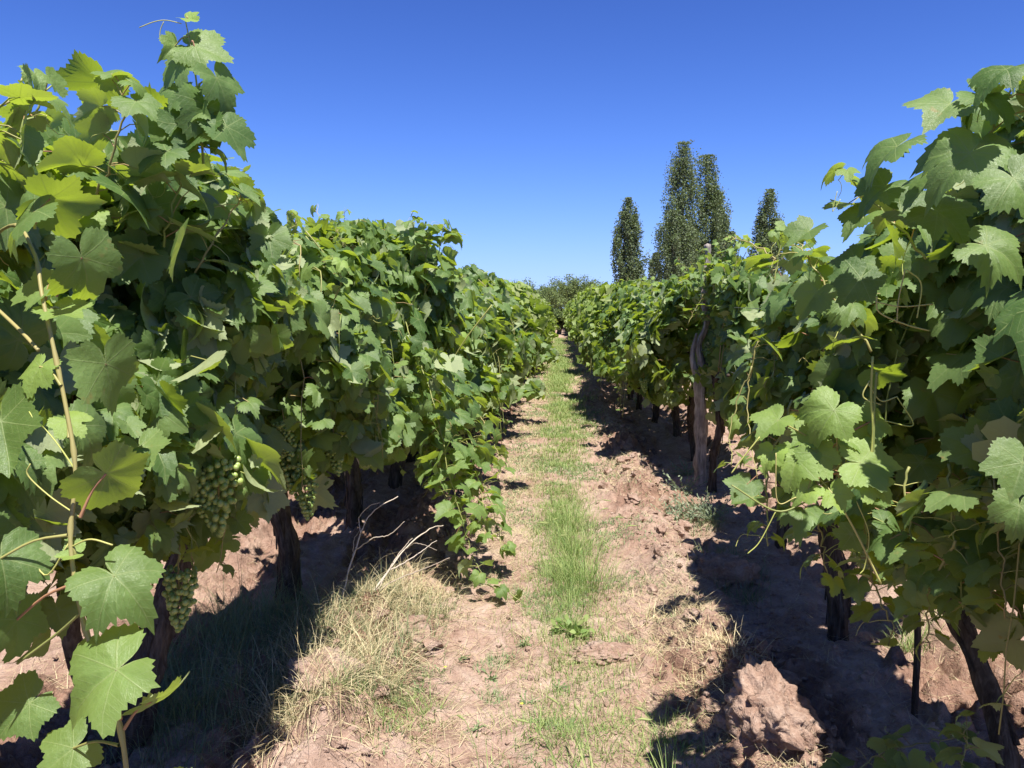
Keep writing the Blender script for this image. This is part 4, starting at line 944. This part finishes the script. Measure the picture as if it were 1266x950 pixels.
p = at(505, 800, 3.4); clod(p[0], 3.4, .17, .09, .018, 5.1, 'low reddish slab of soil before the twigs')
p = at(885, 720, 4.3); clod(p[0], 4.3, .10, .22, .13, 1.7, 'raised ridge clod at the edge of the right row shadow')
p = at(750, 830, 3.3); clod(p[0], 3.3, .14, .10, .04, 9.4, 'pale rounded mound of soil in front of the grass clump')
rc = np.random.default_rng(5); n_ = 0
lab = ['small reddish clod of turned soil beside the right row', 'small reddish clod of turned soil beside the left row']
for i in range(270):
    y = 2.6 * (13 / 2.6) ** rc.random(); sd = rc.random() < .6; x = rc.normal(.78, .14) if sd else rc.normal(-.72, .14); s = .014 + .04 * rc.random() ** 1.5
    clod(x, y, s * rc.uniform(.8, 1.4), s * rc.uniform(.8, 1.4), s * .75, rc.uniform(0, 60), lab[0 if sd else 1], lo=True)['group'] = 'small clods along the right row' if sd else 'small clods along the left row'
mb = MB(); n_ = 26000; yy = 2.2 * (14 / 2.2) ** rc.random(n_); xx = rc.uniform(-2.3, 2.2, n_); keep = rc.random(n_) < (.12 + .9 * np.exp(-((np.abs(xx) - .85) / .3) ** 2)); xx, yy = xx[keep], yy[keep]; zz = H(xx, yy)
bm = bmesh.new(); bmesh.ops.create_icosphere(bm, subdivisions=1, radius=1); TV = np.array([v.co for v in bm.verts]); TF = np.array([[v.index for v in f.verts] for f in bm.faces]); bm.free()
for a, b, c in zip(xx, yy, zz):
    s = .003 + .016 * rc.random() ** 3; mb.add(TV * (1 + rc.normal(0, .15, (len(TV), 1))) * np.array((s, s * rc.uniform(.7, 1.2), s * .7)) + (a, b, c + s * .2), TF)
tag(mb.build('soil_crumbs', M_clod, smooth=False), 'small crumbs of dry soil strewn over the tilled ground', 'soil', kind='stuff')

# ------------------------------------------------------------------ trees beyond the vineyard
def spray(mb, C, size, r, el=.5, rn=None):
    """small leaf faces at points C"""
    k = len(C); a = r.normal(0, 1, (k, 3)); a /= np.linalg.norm(a, axis=1)[:, None]; b = np.cross(a, r.normal(0, 1, (k, 3))); b /= np.linalg.norm(b, axis=1)[:, None]
    s = size * r.uniform(.6, 1.4, k)[:, None]; V = np.stack([C - a * s * .5, C + b * s * .32, C + a * s * .5, C - b * s * .32], 1)
    mb.add(V.reshape(-1, 3), None, np.arange(k * 4).reshape(-1, 4), rn=np.repeat(r.random(k) if rn is None else rn, 4))
def poplar(px, top_py, d, wpx, label, seed, cols=3, lean=0, group='poplars on the skyline', m_=None, base=.1):
    r = np.random.default_rng(seed); c0 = at(px, 382, d); x = c0[0]; ht = at(px, top_py, d)[2]; wd = wpx / 951. * d
    root = empty('poplar_tree', (x, d, 0)); tag(root, label, 'poplar', group)
    tr_ = MB(); lf = MB(); tube(tr_, smoothpath([(0, 0, -.3), (lean * .2, 0, ht * .4), (lean, 0, ht * .93)], 20), np.linspace(wd * .07, .03, 20), 8, .1, 2)
    for c in range(cols):
        a = c * 2.4 + seed; off = (0 if c == 0 else wd * .25) ; h = ht * (1 if c == 0 else r.uniform(.68, .92)); cx, cy = math.cos(a) * off, math.sin(a) * off
        ww = wd * (.47 if cols > 1 else .6)
        tube(tr_, smoothpath([(0, 0, ht * .12), (cx * .8, cy * .8, h * .4), (cx + lean, cy, h * .95)], 14), np.linspace(wd * .03, .02, 14), 6, .1, 2)
        nc = int(110 * ht / 16)
        for q in range(nc):
            u = base + (1 - base) * ((q + r.random()) / nc); rad = ww * np.interp(u, [0, .12, .35, .65, .88, 1], [.6, .9, 1.05, 1.08, .82, .14]) * r.uniform(.75, 1.2)
            b = r.uniform(0, 6.28); rr_ = rad * math.sqrt(r.random()); cc = np.array((cx + lean * u + math.cos(b) * rr_, cy + math.sin(b) * rr_, h * u))
            k = 105; P = cc + r.normal(0, 1, (k, 3)) * np.array((.22, .22, .62)) * min(1, max(.25, ww * .6)) * np.array((1, 1, 1)); P[:, 2] = np.minimum(P[:, 2], h * 1.0 + .1)
            spray(lf, P, .19 * d / 80, r)
    tr_.build('trunk', M_ptrunk, root); lf.build('crown', m_ or M_poplar, root, smooth=False)
D = 80
poplar(776, 246, D, 27, 'lone slim poplar standing left of the tall poplar group', 1, 3)
poplar(842, 178, D, 43, 'tallest poplar, left of the two high tips in the group', 2, 2)
poplar(870, 194, D + 3, 43, 'second tallest poplar, right of the tallest tip', 3, 2)
poplar(831, 262, D - 4, 38, 'lower broad poplar at the left foot of the group', 4, 3)
poplar(887, 240, D + 6, 24, 'thin poplar on the right flank of the group', 5, 2)
poplar(902, 288, D + 2, 22, 'short poplar at the right end of the group', 6, 2)
poplar(857, 280, D + 4, 30, 'short poplar in the middle of the group below the two tips', 16, 2)
poplar(948, 236, D + 5, 30, 'separate poplar standing right of the group', 7, 3)
poplar(809, 314, D + 30, 12, 'tiny far poplar just left of the group', 8, 1)
for i, px in enumerate((733, 742, 751, 759, 790, 797)):
    poplar(px, 355 + (i % 3) * 4, 190, 9, 'far tiny poplar tip in the low line between the path and the poplars', 20 + i, 1, group='far poplar tips')
poplar(1222, 318, D, 40, 'poplar glimpsed through the leaves of the near right vine', 40, 3)
def bush(px, top_py, d, wpx, label, seed, m_):
    r = np.random.default_rng(seed); x = at(px, 382, d)[0]; ht = at(px, top_py, d)[2]; wd = wpx / 951. * d
    root = empty('broadleaf_tree', (x, d, 0)); tag(root, label, 'tree', 'trees at the end of the rows'); tr_ = MB(); lf = MB()
    tube(tr_, smoothpath([(0, 0, -.2), (.1, 0, ht * .3), (0, 0, ht * .7)], 10), np.linspace(.18, .06, 10), 8, .15, 3)
    nl = 26
    for i in range(nl):
        a = r.uniform(0, 6.28); q = math.sqrt(r.random()) * wd * .42; hh = ht * r.uniform(.35, .9) * (1 - .35 * (q / (wd * .5)) ** 2); e = np.array((math.cos(a) * q, math.sin(a) * q, hh))
        tube(tr_, smoothpath([(0, 0, ht * .25), e * (.5, .5, .7), e], 8), np.linspace(.07, .02, 8), 5)
        for j in range(7):
            c = e + r.normal(0, 1, 3) * np.array((.45, .45, .32)) * wd / 6; k = 130; P = c + r.normal(0, 1, (k, 3)) * .20 * wd / 6; P[:, 2] = np.minimum(P[:, 2], ht); spray(lf, P, .15 * d / 80, r)
    tr_.build('trunk', M_ptrunk, root); lf.build('crown', m_, root, smooth=False)
bush(652, 343, 68, 95, 'yellow green rounded tree at the end of the left row', 1, M_bush)
bush(708, 340, 82, 80, 'darker green tree straight ahead beyond the path', 2, M_bush)
bush(690, 378, 46, 48, 'low green bush closing the end of the path', 3, M_bush)
bush(735, 362, 90, 50, 'low dull tree right of the darker tree', 4, M_olive)
bush(620, 362, 90, 50, 'low green tree at the left end of the tree line', 5, M_bush)
bush(765, 368, 100, 50, 'low tree at the foot of the lone poplar', 6, M_olive)
print('faces', sum(len(m.polygons) for m in bpy.data.meshes), 'objects', len(bpy.data.objects))
